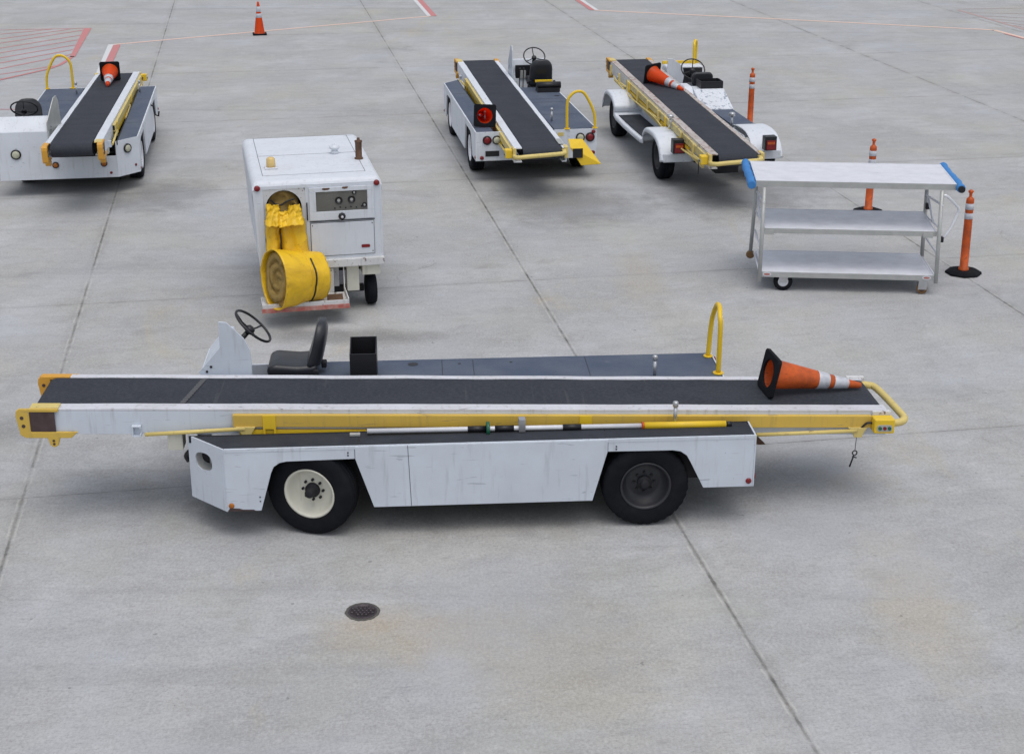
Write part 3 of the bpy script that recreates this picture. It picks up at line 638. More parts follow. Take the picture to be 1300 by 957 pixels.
    if main:
        # telescopic prop lying on the near deck in its clamps
        P = lambda x: (x, .20, .885 + (x + 2.4) * -.0075)
        m = MB(); m.cyl(P(-2.40), P(.0), .021); pr = m.build('prop_pole', 'alu', rt)
        for u0, u1 in ((-1.535, -1.375), (-1.30, -1.135), (-.71, -.55)): m = MB(); m.cyl(P(u0), P(u1), .027); m.build('grip_sleeve', 'black', pr)
        m = MB(); m.cyl(P(-1.375), P(-1.345), .062, seg=28); m.build('lock_disc', 'green', pr)
        m = MB(); m.cyl(P(.0), P(.72), .031); m.build('outer_tube', 'yellow', pr)
        m = MB(); m.cyl(P(.72), P(.77), .024); m.build('tube_tip', 'black', pr)
        m = MB(); m.cyl(P(-.02), P(.0), .034); m.build('tube_collar', 'orange', pr)
        q = -1.065
        m = MB(); m.prism([(.160, .855), (.160, .965), (.24, .965), (.24, .855), (.232, .855), (.232, .957), (.168, .957), (.168, .855)], 'x', q - .028, q + .028); m.build('pole_clamp', 'steel', rt)
        m = MB(); m.box(-2.55, -2.46, .17, .21, Z, Z + .022); m.build('pole_clamp', 'alu_dull', rt, bevel=.004)
        # hanging safety pin on a wire
        m = MB(); m.tube([(1.925, .29, .70), (1.92, .29, .53)], .003, 6)
        m.tube([(1.92 + .02 * math.cos(t), .29, .51 + .022 * math.sin(t)) for t in [i * PI / 8 for i in range(16)]], .006, 6, closed=True); m.tube([(1.915, .29, .49), (1.88, .28, .38)], .008, 8); m.tube([(1.90, .29, .475), (1.94, .29, .462)], .006, 6)
        m.build('safety_pin', 'dark_steel', rt)
        for (x_, z_) in ((-.27, .78), (-.27, .755), (-2.56, .79), (-2.56, .765)): m = MB(); m.cyl((x_, -.031, z_), (x_, -.036, z_), .007, seg=8); m.build('rivet', 'dark_steel', rt)
        m = MB(); m.add([(-2.035, -.0392, .275), (-2.031, -.0392, .275), (-2.052, -.0392, .846), (-2.056, -.0392, .846)], [(0, 1, 2, 3)]); q = m.build('panel_seam', 'dark_steel', rt); q.modifiers.new('t', 'SOLIDIFY').thickness = .001
        m = MB(); m.prism([(-3.60, .271), (-3.36, .271), (-3.38, .283), (-3.47, .286), (-3.50, .297), (-3.58, .302)], 'y', -.0335, -.0305); m.build('scrape', 'primer', rt)
        m = MB(); m.tube(smooth_path([(-3.96, .42, .64), (-3.99, .42, .60), (-3.97, .42, .55)], 4), .022, 8); m.build('tow_hook', 'black', rt)
        m = MB(); m.prism([(.95, .56), (1.10, .52), (1.16, .52), (1.08, .60), (.95, .64)], 'y', .50, .54); m.build('tow_hook', 'rusty', rt)
    if detail == 'rear':
        # drop-down yellow guide wing and rear chute lip on the conveyor's right end
        m = MB(); m.add([(1.74, 1.36, .86), (1.78, 1.58, .86), (2.02, 1.84, .50), (2.02, 1.52, .49), (2.0, 1.34, .78)], [(0, 1, 2, 3, 4)])
        o = m.build('guide_wing', 'yellow', rt); sl_ = o.modifiers.new('thick', 'SOLIDIFY'); sl_.thickness = .012
        m = MB(); m.box(2.03, 2.045, 1.38, 1.54, .62, .77); m.build('wing_pad', 'black', rt)
        m = MB(xf); m.box(e - .45, e - .10, y3 - .10, y3 - .02, .003, .006); m.build('label_plate', 'alu_dull', rt)
    return rt

LO = (1.162, 11.724)
belt_loader('long white belt loader in the foreground, seen side-on, one cream and one black wheel', LO, 3.8, .958, .0295, 'main')
belt_loader('white belt loader cut off at the left edge, its headlights and amber lamps facing us', (-6.6545, 27.343), 99, .975, .028, 'front')
belt_loader('flat-decked white belt loader seen from behind, with a yellow wing at its rear corner', (-.715, 25.02), -81, .90, .022, 'rear')

# ---------------------------------------------------------------- older loader with round fenders
def fender_loader():
    rt = root('belt_loader', 'older belt loader with rounded white fenders over its wheels and square tail lamps', 'belt loader', (2.43, 24.42, 0), R(-81.2), 'airport belt loaders parked on the concrete')
    W = 1.88
    prof = [(-4.02, .46), (-3.95, .62), (-3.82, .76), (-3.62, .83), (-3.30, .83), (-3.04, .76), (-2.88, .63), (-2.78, .50), (-.86, .50), (-.78, .58), (-.66, .69), (-.46, .77), (-.05, .79), (.22, .76), (.42, .67), (.55, .54), (.60, .42)]
    P = [(p.x, p.y) for p in smooth_path([(a, b, 0) for a, b in prof], 3)]
    def ribbon(a, b):
        m = MB(); n = len(P)
        nrm = []
        for i in range(n):
            dx, dz = P[min(i + 1, n - 1)][0] - P[max(i - 1, 0)][0], P[min(i + 1, n - 1)][1] - P[max(i - 1, 0)][1]; L = math.hypot(dx, dz); nrm.append((-dz / L, dx / L))
        # cross-section: top sheet plus a rolled lip on the outer edge
        o_, i_ = (a, b) if a < 1 else (b, a); sg = 1 if o_ < i_ else -1
        sec = [(i_, 0), (o_ + sg * .035, 0), (o_ + sg * .010, .010), (o_, .035), (o_, .075), (o_ + sg * .02, .075), (o_ + sg * .03, .04), (i_, .03)]
        k = len(sec); vs = [(p[0] - q[0] * d_, y_, p[1] - q[1] * d_) for p, q in zip(P, nrm) for y_, d_ in sec]
        fs = [(i * k + j, i * k + (j + 1) % k, (i + 1) * k + (j + 1) % k, (i + 1) * k + j) for i in range(n - 1) for j in range(k)] + [tuple(range(k)), tuple((n - 1) * k + j for j in range(k))[::-1]]
        m.add(vs, fs, True); o = m.build('fender', 'white_clean', rt); o.modifiers.new('w', 'WEIGHTED_NORMAL'); return o
    ribbon(-.10, .42); ribbon(1.46, 1.98)
    m = MB(); m.box(-2.78, -.95, -.04, .36, .501, .515); m.build('step_plate', 'deck_dark', rt, bevel=.003)
    for a_, b_ in ((.42, .45), (1.43, 1.455)):
        m = MB(); m.prism([(-3.9, .40), (-3.9, .78), (-3.55, .83), (-3.1, .80), (-2.5, .62), (-.9, .60), (-.5, .70), (.1, .70), (.42, .58), (.50, .40)], 'y', a_, b_); m.build('side_sill', 'white_clean', rt, bevel=.006)
    m = MB(); m.box(.42, .45, .4505, 1.4295, .38, .60); m.build('rear_crossbar', 'white_clean', rt, bevel=.006)
    for a_, b_ in ((-.06, .42), (1.46, 1.94)): m = MB(); m.box(.555, .60, a_, b_, .40, .55); m.build('rear_panel', 'white_clean', rt, bevel=.02, seg=3)
    for yy in (.56, 1.32): m = MB(); m.box(-4.4, .41, yy - .04, yy + .04, .34, .46); m.build('chassis_rail', 'dark_steel', rt)
    for xx in (0, -3.27): m = MB(); m.box(xx - .06, xx + .06, .2, 1.7, .30, .339); m.build('axle', 'dark_steel', rt)
    m = MB(); m.box(.46, .85, .75, 1.15, .25, .42); m.build('tow_hitch', 'dark_steel', rt, bevel=.02)
    m = MB(); m.tube([(.5, .9, .45), (1.0, 1.0, .52), (1.4, 1.35, .66)], .025); m.build('lift_strut', 'dark_steel', rt)
    for x in (-3.36, 0): wheel(rt, x, .10, .375, .24, 'rim_dark', 0, side=-1); wheel(rt, x, W - .06, .375, .24, 'rim_dark', 0, side=1)
    # decks on the right
    m = MB(); m.box(-1.86, -.52, 1.44, 1.84, .72, .745); m.build('deck_plate', 'deck', rt, bevel=.003)
    m = MB(); m.box(-1.86, -.52, 1.46, 1.86, .53, .7195); m.build('side_box', 'white_clean', rt, bevel=.01)
    # engine hood with sloping back
    m = MB(); m.prism([(-2.85, .5), (-2.85, 1.0), (-2.50, 1.0), (-1.865, .76), (-1.865, .5)], 'y', 1.28, 1.86); m.build('engine_hood', 'peeling', rt, bevel=.025, seg=3)
    m = MB(); m.prism([(-2.98, .7), (-2.98, 1.0), (-2.92, 1.04), (-2.60, 1.04), (-2.45, .94), (-2.35, .82), (-2.35, .7)], 'y', 1.12, 1.275); m.build('side_cover', 'white_clean', rt, bevel=.02, seg=3)
    m = MB(); a, b = (-2.86, -2.52), (1.42, 1.84); z = 1.001
    m.box(a[0], a[1], b[0], b[0] + .014, z, z + .13); m.box(a[0], a[1], b[1] - .014, b[1], z, z + .13); m.box(a[0], a[0] + .014, b[0] + .0145, b[1] - .0145, z, z + .13); m.box(a[1] - .014, a[1], b[0] + .0145, b[1] - .0145, z, z + .13); m.box(a[0] + .0145, a[1] - .0145, b[0] + .0145, b[1] - .0145, z, z + .03)
    m.build('battery_box', 'black', rt)
    m = MB(); m.box(-3.42, -2.98, 1.38, 1.78, .86, .97); m.build('seat_cushion', 'seat', rt, bevel=.04, seg=4)
    m = MB(); m.prism(rrect(1.38, 1.78, .95, 1.22, .09), 'x', -3.04, -2.96); m.build('backrest', 'seat', rt, bevel=.03, seg=4)
    m = MB(); m.box(-3.40, -3.0, 1.40, 1.76, .5, .855); m.build('seat_frame', 'dark_steel', rt)
    m = MB(); m.box(-4.1, -2.86, 1.28, 1.86, .44, .48); m.build('floor_pan', 'dark_steel', rt)
    # cowl, dash and front guard
    m = MB(); m.prism([(-4.62, .42), (-4.62, 1.02), (-4.45, 1.14), (-4.15, 1.14), (-4.12, .42)], 'y', 1.20, 1.92); m.build('cowl', 'white_clean', rt, bevel=.03, seg=3)
    m = MB(); m.prism([(1.16, .70), (1.16, 1.32), (1.26, 1.32), (1.40, 1.22), (1.47, 1.12), (1.49, .98), (1.47, .85), (1.40, .70)], 'x', -3.98, -3.96); m.build('leg_shield', 'white_clean', rt, bevel=.004)
    m = MB(); m.box(-4.115, -4.06, 1.24, 1.88, .62, 1.12); dd = m.build('dashboard', 'black', rt, bevel=.006)
    m = MB(); m.tube([(-4.0, 1.62, .5), (-3.95, 1.62, 1.0), (-3.9, 1.64, 1.06)], .012); m.build('gear_lever', 'black', rt)
    steering(rt, (-3.80, 1.62, 1.14), (.74, 0, .66), .225, .30)
    m = MB(); m.box(-4.70, -4.66, 1.24, 1.98, 1.10, 1.16); m.build('front_bar', 'yellow', rt, bevel=.006)
    m = MB(); m.tube(smooth_path([(-4.66, 1.90, 1.13), (-4.64, 1.90, 1.44), (-4.61, 1.89, 1.53), (-4.50, 1.84, 1.57), (-4.42, 1.80, 1.53), (-4.38, 1.79, 1.44), (-4.36, 1.79, 1.10)], 5), .028); m.build('handrail', 'yellow', rt)
    # tail lamps in black boxes
    for yy in (.06, 1.60):
        xx = .602
        m = MB(); m.box(xx, xx + .16, yy, yy + .20, .58, .81); t = m.build('tail_light', 'black', rt, bevel=.008)
        m = MB(); m.box(xx + .161, xx + .178, yy + .025, yy + .175, .595, .75); m.build('lens', 'red_lens', t, bevel=.006)
        m = MB(); m.box(xx + .1785, xx + .181, yy + .04, yy + .16, .685, .725); m.build('reflector', 'orange', t)
    xf, ya, y3, e = conveyor(rt, .945, .032, -5.42, 2.02, .19, 'old', 'white_worn', 'old_yellow', -.3, .10)
    # extra ribs and hydraulic lines on the worn yellow side
    for k in range(9): m = MB(xf); s_ = -4.9 + k * .78; m.box(s_, s_ + .05, ya - .075, ya - .046, -.23, -.03); m.build('rail_rib', 'pale_yellow', rt, bevel=.003)
    m = MB(xf); m.tube(smooth_path([(-4.6, ya - .06, -.19), (-3, ya - .09, -.24), (-1.2, ya - .07, -.20), (.4, ya - .1, -.26), (1.7, ya - .06, -.20)], 5), .014, 8); m.build('hydraulic_line', 'pale_yellow', rt)
    m = MB(xf); m.box(-4.7, 1.8, ya - .03, ya - .001, -.30, -.27); m.build('lower_rail', 'pale_yellow', rt)
    for yy, s_ in ((.10, .0), (1.16, -.02)):
        m = MB(xf); m.cyl((s_, yy, -.10), (s_, yy, .06), .02); m.lathe([(.03, 0), (.05, .01), (.052, .05), (.04, .065), (.001, .07)], (s_, yy, .06), (0, 0, 1), 16); m.build('guide_pin', 'steel', rt)
    m = MB(xf); m.tube([(1.78, ya - .08, -.2), (1.78, ya - .08, -.40)], .008, 6); m.build('safety_pin', 'dark_steel', rt)
    return rt
fender_loader()

# ---------------------------------------------------------------- traffic cones
def make_cone(label, mat='orange'):
    rt = root('traffic_cone', label, 'traffic cone', group='orange traffic cones')
    hs_, H_ = .185, .86; rc = .140
    # base plate with chamfered corners and round hole
    n = 48; out = []
    for i in range(n):
        t = 2 * PI * (i + .5) / n; dx, dz = math.cos(t), math.sin(t); k = min(hs_ / max(abs(dx), 1e-6), hs_ / max(abs(dz), 1e-6), hs_ * 1.90 / (abs(dx) + abs(dz))); out.append((dx * k, dz * k))
    m = MB(); m.ring(out, circ(0, 0, rc - .012, n, PI / n), 'z', 0, .035); m.build('base', 'rubber', rt, bevel=.006)
    prof_o = lambda z: .140 - (.140 - .026) * (z - .035) / (H_ - .035)
    m = MB(); zs = [.035, .045, .2, .4, .6, .78, H_]
    pr = [(rc + .012, .0355), (prof_o(.06), .06)] + [(prof_o(z), z) for z in zs[2:]] + [(prof_o(H_) - .012, H_ + .004), (prof_o(H_) - .012, H_ - .01)] + [(prof_o(z) - .007, z) for z in zs[2:][::-1]] + [(rc - .010, .002)]
    m.lathe(pr, seg=40, caps=False); m.build('cone_body', mat, rt)
    for a, b in ((.52, .645), (.70, .86)):
        z0, z1 = a * H_, b * H_; m = MB(); m.lathe([(prof_o(z0) + .0008, z0), (prof_o(z0) + .003, z0 + .002), (prof_o(z1) + .003, z1 - .002), (prof_o(z1) + .0008, z1)], seg=40, caps=False); m.build('reflective_collar', 'reflect', rt)
    return rt
def place_cone(rt, frame, base, tip, roll=0):
    """frame (x,y,yaw), base centre and tip in the loader's own axes"""
    fx, fy, yaw = frame; Mx = Matrix.Translation((fx, fy, 0)) @ Matrix.Rotation(R(yaw), 4, 'Z')
    b, t = Mx @ Vector(base), Mx @ Vector(tip); d = (t - b).normalized()
    up = Vector((0, 0, 1)); up = (up - d * up.dot(d)).normalized(); sd_ = up.cross(d)
    rot = Matrix((sd_, up, d)).transposed().to_4x4()           # local x = side, y = up, z = axis
    rt.matrix_basis = Matrix.Translation(b) @ rot @ Matrix.Rotation(R(roll), 4, 'Z') @ Matrix.Diagonal((*rt.scale, 1))
c1 = make_cone('scuffed orange cone lying on the rear of the foreground loader belt, tip pointing right')
c1.scale = (1, 1, 1.06); place_cone(c1, (*LO, 3.8), (1.21, .78, .905 + .195), (2.11, .86, .88 + .045))
c2 = make_cone('orange cone on the belt of the leftmost loader, black base upright behind its tip', 'orange_hot')
place_cone(c2, (-6.6545, 27.343, 99), (1.17, .82, .93 + .185), (.31, .80, .955 + .04))
c3 = make_cone('orange cone on the near deck of the second loader, its hollow underside facing the camera', 'orange_hot')
place_cone(c3, (-.765, 25.018, -80), (.58, .22, .85 + .195), (-.25, .26, .85 + .04), 3)
c4 = make_cone('orange cone lying across the belt of the round-fendered loader, tip towards its edge', 'orange_hot')
place_cone(c4, (2.528, 24.437, -81.5), (-3.10, .52, 1.03 + .18), (-2.42, .90, 1.00 + .04), 4)
c5 = make_cone('orange cone with two white collars standing upright alone on the far painted line', 'orange_hot')
c5.location = (-6.795, 40.5, .010); c5.rotation_euler = (0, 0, R(12))

# ---------------------------------------------------------------- tubular bollards
def make_bollard():
    rt = root('bollard', 'x', 'bollard', group='orange tubular bollards with white bands')
    out = []
    for i in range(8):
        t = 2 * PI * (i + .5) / 8; out.append((.245 * math.cos(t), .235 * math.sin(t)))
    m = MB(); n = 8; z = [0, .03, .055]; k = [1, .98, .72]
    vs = [(x * s_, y * s_, zz) for zz, s_ in zip(z, k) for x, y in out]
    m.add(vs, [tuple(range(n))[::-1], tuple(2 * n + i for i in range(n))] + [(r_ * n + i, r_ * n + (i + 1) % n, (r_ + 1) * n + (i + 1) % n, (r_ + 1) * n + i) for r_ in range(2) for i in range(n)])
    for i in range(0):
        t = 2 * PI * i / 8; m.box(.17 * math.cos(t) - .02, .17 * math.cos(t) + .02, .17 * math.sin(t) - .02, .17 * math.sin(t) + .02, .0555, .062)
    m.build('base', 'rubber', rt, bevel=.008)
    m = MB(); m.lathe([(.068, .055), (.068, .08), (.056, .085), (.055, .5), (.052, 1.00), (.050, 1.03), (.034, 1.045), (.020, 1.06), (.020, 1.10), (.036, 1.125), (.036, 1.135), (.018, 1.15), (.001, 1.155)], seg=28, caps=False); m.build('post', 'orange', rt)
    for a, b in ((.76, .84), (.89, .97)): m = MB(); m.lathe([(.0535, a), (.0560, a + .002), (.0555, b - .002), (.0520, b)], seg=28, caps=False); m.build('reflective_band', 'reflect', rt)
    return rt
bl = make_bollard(); bl.location = (6.06, 19.10, 0); bl.rotation_euler = (0, R(-.6), .2); bl['label'] = 'orange bollard beside the right end of the shelf cart, nearest of the three'
b2 = copy_tree(bl); b2.location = (5.48, 22.22, 0); b2.rotation_euler = (0, R(.3), .6); b2['label'] = 'orange bollard standing directly behind the shelf cart, seen above and through its shelves'
b3 = copy_tree(bl); b3.location = (4.60, 28.5, 0); b3.rotation_euler = (0, R(.4), 1.1); b3['label'] = 'orange bollard behind the round-fendered loader, farthest of the three with its base hidden'

# ---------------------------------------------------------------- three-shelf aluminium cart
def cart():
    rt = root('shelf_cart', 'three-shelf aluminium cart with blue foam padded ends between the bollards', 'cart', (3.206, 18.361, 0), R(-4.5))
    L, D = 2.22, 1.10
    def shelf(x0, x1, y0, y1, zt, th):
        m = MB(); m.box(x0, x1, y0, y0 + .02, zt - th, zt); m.box(x0, x1, y1 - .02, y1, zt - th, zt); m.box(x0, x0 + .02, y0 + .0205, y1 - .0205, zt - th, zt); m.box(x1 - .02, x1, y0 + .0205, y1 - .0205, zt - th, zt)
        k = 2; w_ = (y1 - y0 - .041) / k
        for i in range(k): m.box(x0 + .0205, x1 - .0205, y0 + .0205 + i * w_ + .004, y0 + .0205 + (i + 1) * w_ - .004, zt - .016, zt - .003)
        o = m.build('shelf', 'alu', rt, bevel=.002)
        m = MB(); m.box(x0 - .001, x1 + .001, y0 - .004, y0 - .0005, zt - th, zt - .006); m.build('edge_trim', 'alu_dull', o); return o
    shelf(-.11, 2.40, .14, 1.22, 1.425, .08)
    shelf(.03, 2.20, .08, 1.05, .82, .07)
    b = shelf(.02, 2.19, -.005, .97, .262, .075)
    # folding, slightly splayed legs
    legs = [((-.01, -.03, .13), (.0, .12, 1.34)), ((2.225, -.03, .16), (2.225, .12, 1.34)), ((-.04, 1.16, .19), (.0, 1.18, 1.34)), ((2.235, 1.02, .12), (2.235, 1.15, 1.34))]
    for p, q in legs:
        m = MB(); m.tube([p, q], .026, 12); m.build('leg', 'alu_dull', rt)
    for x in (.0, 2.235):                  # end ladders
        for q0, q1 in (((x, .07, 1.16), (x, 1.17, 1.02)), ((x, .05, .86), (x, 1.12, .76)), ((x, .0, .52), (x, 1.1, .50)), ((x, -.02, .22), (x, 1.05, .20)), ((x, .55, .82), (x, .95, 1.02))):
            m = MB(); m.tube([q0, q1], .014); m.build('end_brace', 'alu', rt)
    m = MB(); m.tube(smooth_path([(2.24, .12, 1.27), (2.29, .12, 1.27), (2.42, .13, 1.15), (2.455, .13, 1.10), (2.44, .13, 1.03), (2.36, .10, .84), (2.26, .08, .70)], 5), .018, 10); m.build('push_handle', 'alu', rt)
    for h_ in ((2.22, 2.29, .05, .12, .68, .75), (2.22, 2.28, 1.0, 1.06, .86, .94)): m = MB(); m.box(*h_); m.build('hinge', 'dark_steel', rt, bevel=.006)
    m = MB(); d = Vector((0, -1, 0)); m.lathe([(.03, -.02), (.055, -.018), (.06, 0), (.055, .018), (.03, .02)], (-.04, 1.16, .14), d, 20); m.build('caster', 'wood', rt)
    for q in (.03, 2.03): m = MB(); m.box(q, q + .12, .058, .0755, .735, .79); m.build('corner_plate', 'alu_dull', rt)
    # foam bumpers
    for x in (-.165, 2.445):
        m = MB(); pth = smooth_path([(x, .06, 1.38), (x, .4, 1.39), (x - .005, .9, 1.38), (x, 1.28, 1.39)], 5); m.tube(pth, [.053 + .005 * math.sin(i * 1.9) for i in range(len(pth))], 16); m.build('foam_bumper', 'blue_foam', rt, bevel=.01)
    m = MB(); m.cyl((2.445, .02, 1.38), (2.445, .058, 1.38), .042); m.build('bumper_tube', 'black', rt)
    # wheels
    def cw(x, y, r, wd, mt, hubm):
        m = MB(); d = Vector((0, -1, 0)); m.lathe([(r * .55, -wd / 2), (r * .9, -wd / 2), (r, -wd * .3), (r, wd * .3), (r * .9, wd / 2), (r * .55, wd / 2)], (0, 0, 0), d, 32, caps=True)
        o = m.build('wheel', mt, rt); o.location = (x, y, r)
        m = MB(); m.lathe([(r * .54, wd / 2 + .001), (r * .50, wd / 2 + .006), (r * .2, wd / 2 + .004), (.001, wd / 2 + .012)], (0, 0, 0), d, 24, caps=False); m.build('rim', hubm, o)
        m = MB()
        for s_ in (-1, 1): m.box(x - .055, x + .055, y + s_ * (wd / 2 + .016) - .003, y + s_ * (wd / 2 + .016) + .003, r * .95, .186)
        m.box(x - .06, x + .06, y - wd / 2 - .02, y + wd / 2 + .02, .180, .1865); m.build('wheel_fork', 'steel', rt)
    cw(.30, .04, .122, .05, 'rubber', 'alu'); cw(.30, .88, .122, .05, 'rubber', 'alu')
    cw(2.07, .03, .07, .045, 'wood', 'rusty'); cw(2.07, .88, .07, .045, 'wood', 'rusty')
    for x in (.085, 2.11):
        m = MB(); m.prism(circ(x, .226, .056, 24, 0, .028), 'y', -.0135, -.0095); o = m.build('oval_badge', 'white_clean', b)
        m = MB(); m.prism(circ(x, .226, .040, 24, 0, .015), 'y', -.0155, -.0138); m.build('badge_emblem', 'red_mark', b)
    return rt
cart()

# ---------------------------------------------------------------- ground heater with yellow duct
def heater():
    rt = root('ground_heater', 'boxy white ground heater unit with an arched opening and a small tyre at its right', 'heater unit', (-3.073, 17.28, 0), R(12.3))
    W, D, Z0, Z1 = 1.50, 2.50, .66, 1.70
    ax0, ax1, az1, axc, ar = .165, .515, 1.24, .34, .215
    # body shell: front with arched hole, sides, roof, back
    prof = [(0, 1.63)] + [(0 + .07 - .07 * math.cos(t), 1.63 + .07 * math.sin(t)) for t in [i * PI / 12 for i in range(1, 7)]]
    m = MB(); n = 40
    hole = []
    for i in range(n):                     # arch outline, 40 points clockwise from bottom right
        pass
    arch = [(axc + .215, .72)] + [(axc + .215 * math.cos(t), 1.37 + .215 * math.sin(t)) for t in [PI * i / 24 for i in range(25)]] + [(axc - .215, .72)]
    # front built from pieces round the arch
    xL, xR = .0, W
    m = MB()
    m.prism([(.06, Z0), (.10, Z0), (.10, 1.61), (0, 1.61)], 'y', -.0, .02); m.build('front_panel', 'white_clean', rt); m = MB()
    m.prism([(.60, Z0), (W, Z0), (W, 1.61), (.60, 1.61)], 'y', 0, .02)
    fr = m.build('front_panel', 'white_clean', rt)
    m = MB(); pts = [(.101, .70), (.101, 1.61), (.599, 1.61), (.599, .70)] + arch
    # arch surround: strips between arch and the rectangle
    N = len(arch); outp = []
    for (x, z) in arch:
        if x >= axc + .2149 and z < 1.3: outp.append((.599, z))
        elif x <= axc - .2149 and z < 1.3: outp.append((.101, z))
        else:
            dx, dz = x - axc, z - 1.37; k = min((.599 - axc) / max(abs(dx), 1e-6) if dx > 0 else (axc - .101) / max(abs(dx), 1e-6), .24 / max(dz, 1e-6)); outp.append((axc + dx * k, 1.37 + dz * k))
    vs = [(x, .004, z) for x, z in arch] + [(x, .004, z) for x, z in outp] + [(x, .14, z) for x, z in arch]
    fs = [(i, i + 1, N + i + 1, N + i) for i in range(N - 1)] + [(i, 2 * N + i, 2 * N + i + 1, i + 1) for i in range(N - 1)]
    m.add(vs, fs); m.build('arch_panel', 'white_worn', rt)
    m = MB(); m.box(.105, .595, .20, .22, .70, 1.60); m.box(.105, .12, .02, .2, .70, 1.6); m.box(.58, .595, .02, .2, .7, 1.6); m.build('duct_bay', 'dark_steel', rt)
    # roof + sides as one rounded profile in xz
    pr = [(.018, .68), (.002, 1.1), (-.03, 1.60)] + [(-.03 + .09 * (1 - math.cos(t)), 1.61 + .09 * math.sin(t)) for t in [i * PI / 16 for i in range(1, 9)]]
    pr = pr + [(W - (x if z > 1.59 else -.02), z) for x, z in pr[::-1]]
    n = len(pr); m = MB(); ys = [(.02, .0), (.02, 1), ]
    # front top edge rolled over: sections along y
    secs = [(.0, -.09), (.012, -.045), (.04, -.014), (.09, 0), (D - .06, 0), (D - .02, -.02), (D, -.06)]
    vs = []
    for y, dz in secs:
        for x, z in pr: vs.append((x, y, z if z < 1.5 else z + dz * (1 if z > 1.66 else (z - 1.5) / .2)))
    fs = [(s_ * n + i, s_ * n + i + 1, (s_ + 1) * n + i + 1, (s_ + 1) * n + i) for s_ in range(len(secs) - 1) for i in range(n - 1)]
    fs.append(tuple((len(secs) - 1) * n + i for i in range(n)))
    # header closing the front above the panels
    m.add(vs, fs, True); sh = m.build('housing', 'white_clean', rt)
    sm = sh.modifiers.new('w', 'WEIGHTED_NORMAL')
    m = MB(); m.prism([(.0, 1.605), (W, 1.605), (W + .005, 1.62), (W - .03, 1.645), (.03, 1.645), (-.005, 1.62)], 'y', -.004, .03); m.build('header_rail', 'white_clean', rt)
    for pp in ([(.014, .66), (.062, .66), (.0, 1.61), (-.028, 1.61), (-.001, 1.1)], [(W, .66), (W + .022, .66), (W + .028, 1.61), (W, 1.61)]): m = MB(); m.prism(pp, 'y', -.004, .018); m.build('corner_post', 'white_clean', rt, bevel=.004)
    # roof hatch seams
    m = MB(); 
    for a in ((.12, 1.37, .30, .305), (.12, 1.37, 1.37, 1.375), (.12, 1.37, 2.44, 2.445)): m.box(*a, 1.7005, 1.7018)
    for x in (.12, 1.365): m.box(x, x + .005, .3055, 2.4395, 1.7005, 1.7018)
    m.build('hatch_seam', 'dark_steel', sh)
    # window door
    m = MB(); x0, x1, z0, z1 = .645, 1.425, 1.195, 1.60; g0, g1, h0, h1 = .725, 1.345, 1.30, 1.545
    m.box(x0, x1, -.022, -.001, z0, h0); m.box(x0, x1, -.022, -.001, h1, z1); m.box(x0, g0, -.022, -.001, h0 + .0003, h1 - .0003); m.box(g1, x1, -.022, -.001, h0 + .0003, h1 - .0003); wd = m.build('gauge_door', 'white_clean', rt, bevel=.004)
    m = MB(); m.box(g0, g1, -.010, -.004, h0, h1); 
    gl = m.build('gauge_board', plain('gauge_board_paint', (.15, .148, .135, 1), .3, .5, 4), wd)
    for gx, gz, r_ in ((1.0, 1.43, .046), (1.155, 1.435, .046), (1.19, 1.52, .028), (1.31, 1.36, .03)):
        m = MB(); m.lathe([(r_, 0), (r_, .008), (r_ * .8, .008), (r_ * .78, .003), (.001, .003)], (gx, -.0102, gz), (0, -1, 0), 24, caps=False); gg = m.build('gauge', 'black', wd)
        m = MB(); m.lathe([(r_ * .42, .0035), (.001, .0045)], (gx, -.0102, gz), (0, -1, 0), 20, caps=False); m.build('gauge_face', 'alu_dull', wd)
    for k in range(6): m = MB(); m.cyl((.95 + k * .065, -.0102, 1.335 + .01 * (k % 2)), (.95 + k * .065, -.016, 1.335 + .01 * (k % 2)), .009, seg=10); m.build('switch', 'black', wd)
    m = MB(); m.lathe([(.045, 0), (.045, .014), (.032, .018), (.028, .035), (.001, .037)], (1.03, -.023, 1.235), (0, -1, 0), 8); m.build('door_latch', 'dark_steel', wd)
    m = MB(); m.lathe([(.016, 0), (.016, .006), (.001, .006)], (1.03, -.061, 1.235), (0, -1, 0), 10); m.build('latch_keyhole', 'alu', wd)
    for (a, b_, c_, d_) in ((.80, .90, 1.565, 1.592), (1.04, 1.12, 1.57, 1.60)): m = MB(); m.prism([(a, c_ + .01), (a + .03, c_), (b_ - .02, c_ + .004), (b_, c_ + .02), (b_ - .01, d_), (a + .01, d_)], 'y', -.0235, -.0225); m.build('paint_chip', 'rusty', wd)
    m = MB(); m.box(.640, 1.43, -.007, -.001, 1.172, 1.182); m.build('door_gap', 'dark_steel', rt)
    # lower access door
    m = MB(); m.box(.65, 1.415, -.014, -.001, .745, 1.155); ld = m.build('access_door', 'white_clean', rt, bevel=.003)
    m = MB()
    for a in ((.644, .649, .74, 1.16), (1.416, 1.421, .74, 1.16), (.6495, 1.4155, .739, .744), (.6495, 1.4155, 1.156, 1.161)): m.box(a[0], a[1], -.006, -.001, a[2], a[3])
    m.build('door_gap', 'dark_steel', ld)
    for a in ((.67, .775), (1.395, .775), (.67, 1.13), (1.395, 1.13)): m = MB(); m.cyl((a[0], -.014, a[1]), (a[0], -.018, a[1]), .007, seg=8); m.build('screw', 'dark_steel', ld)
    m = MB(); m.prism(rrect(1.255, 1.36, .825, .862, .014), 'y', -.022, -.0145); m.build('reflector', 'red_lens', rt)
    for x in (.035, 1.465): lamp(rt, 'marker_light', (x, -.006, 1.625), (0, -1, .15), .036, 'red_lens', False, .008)
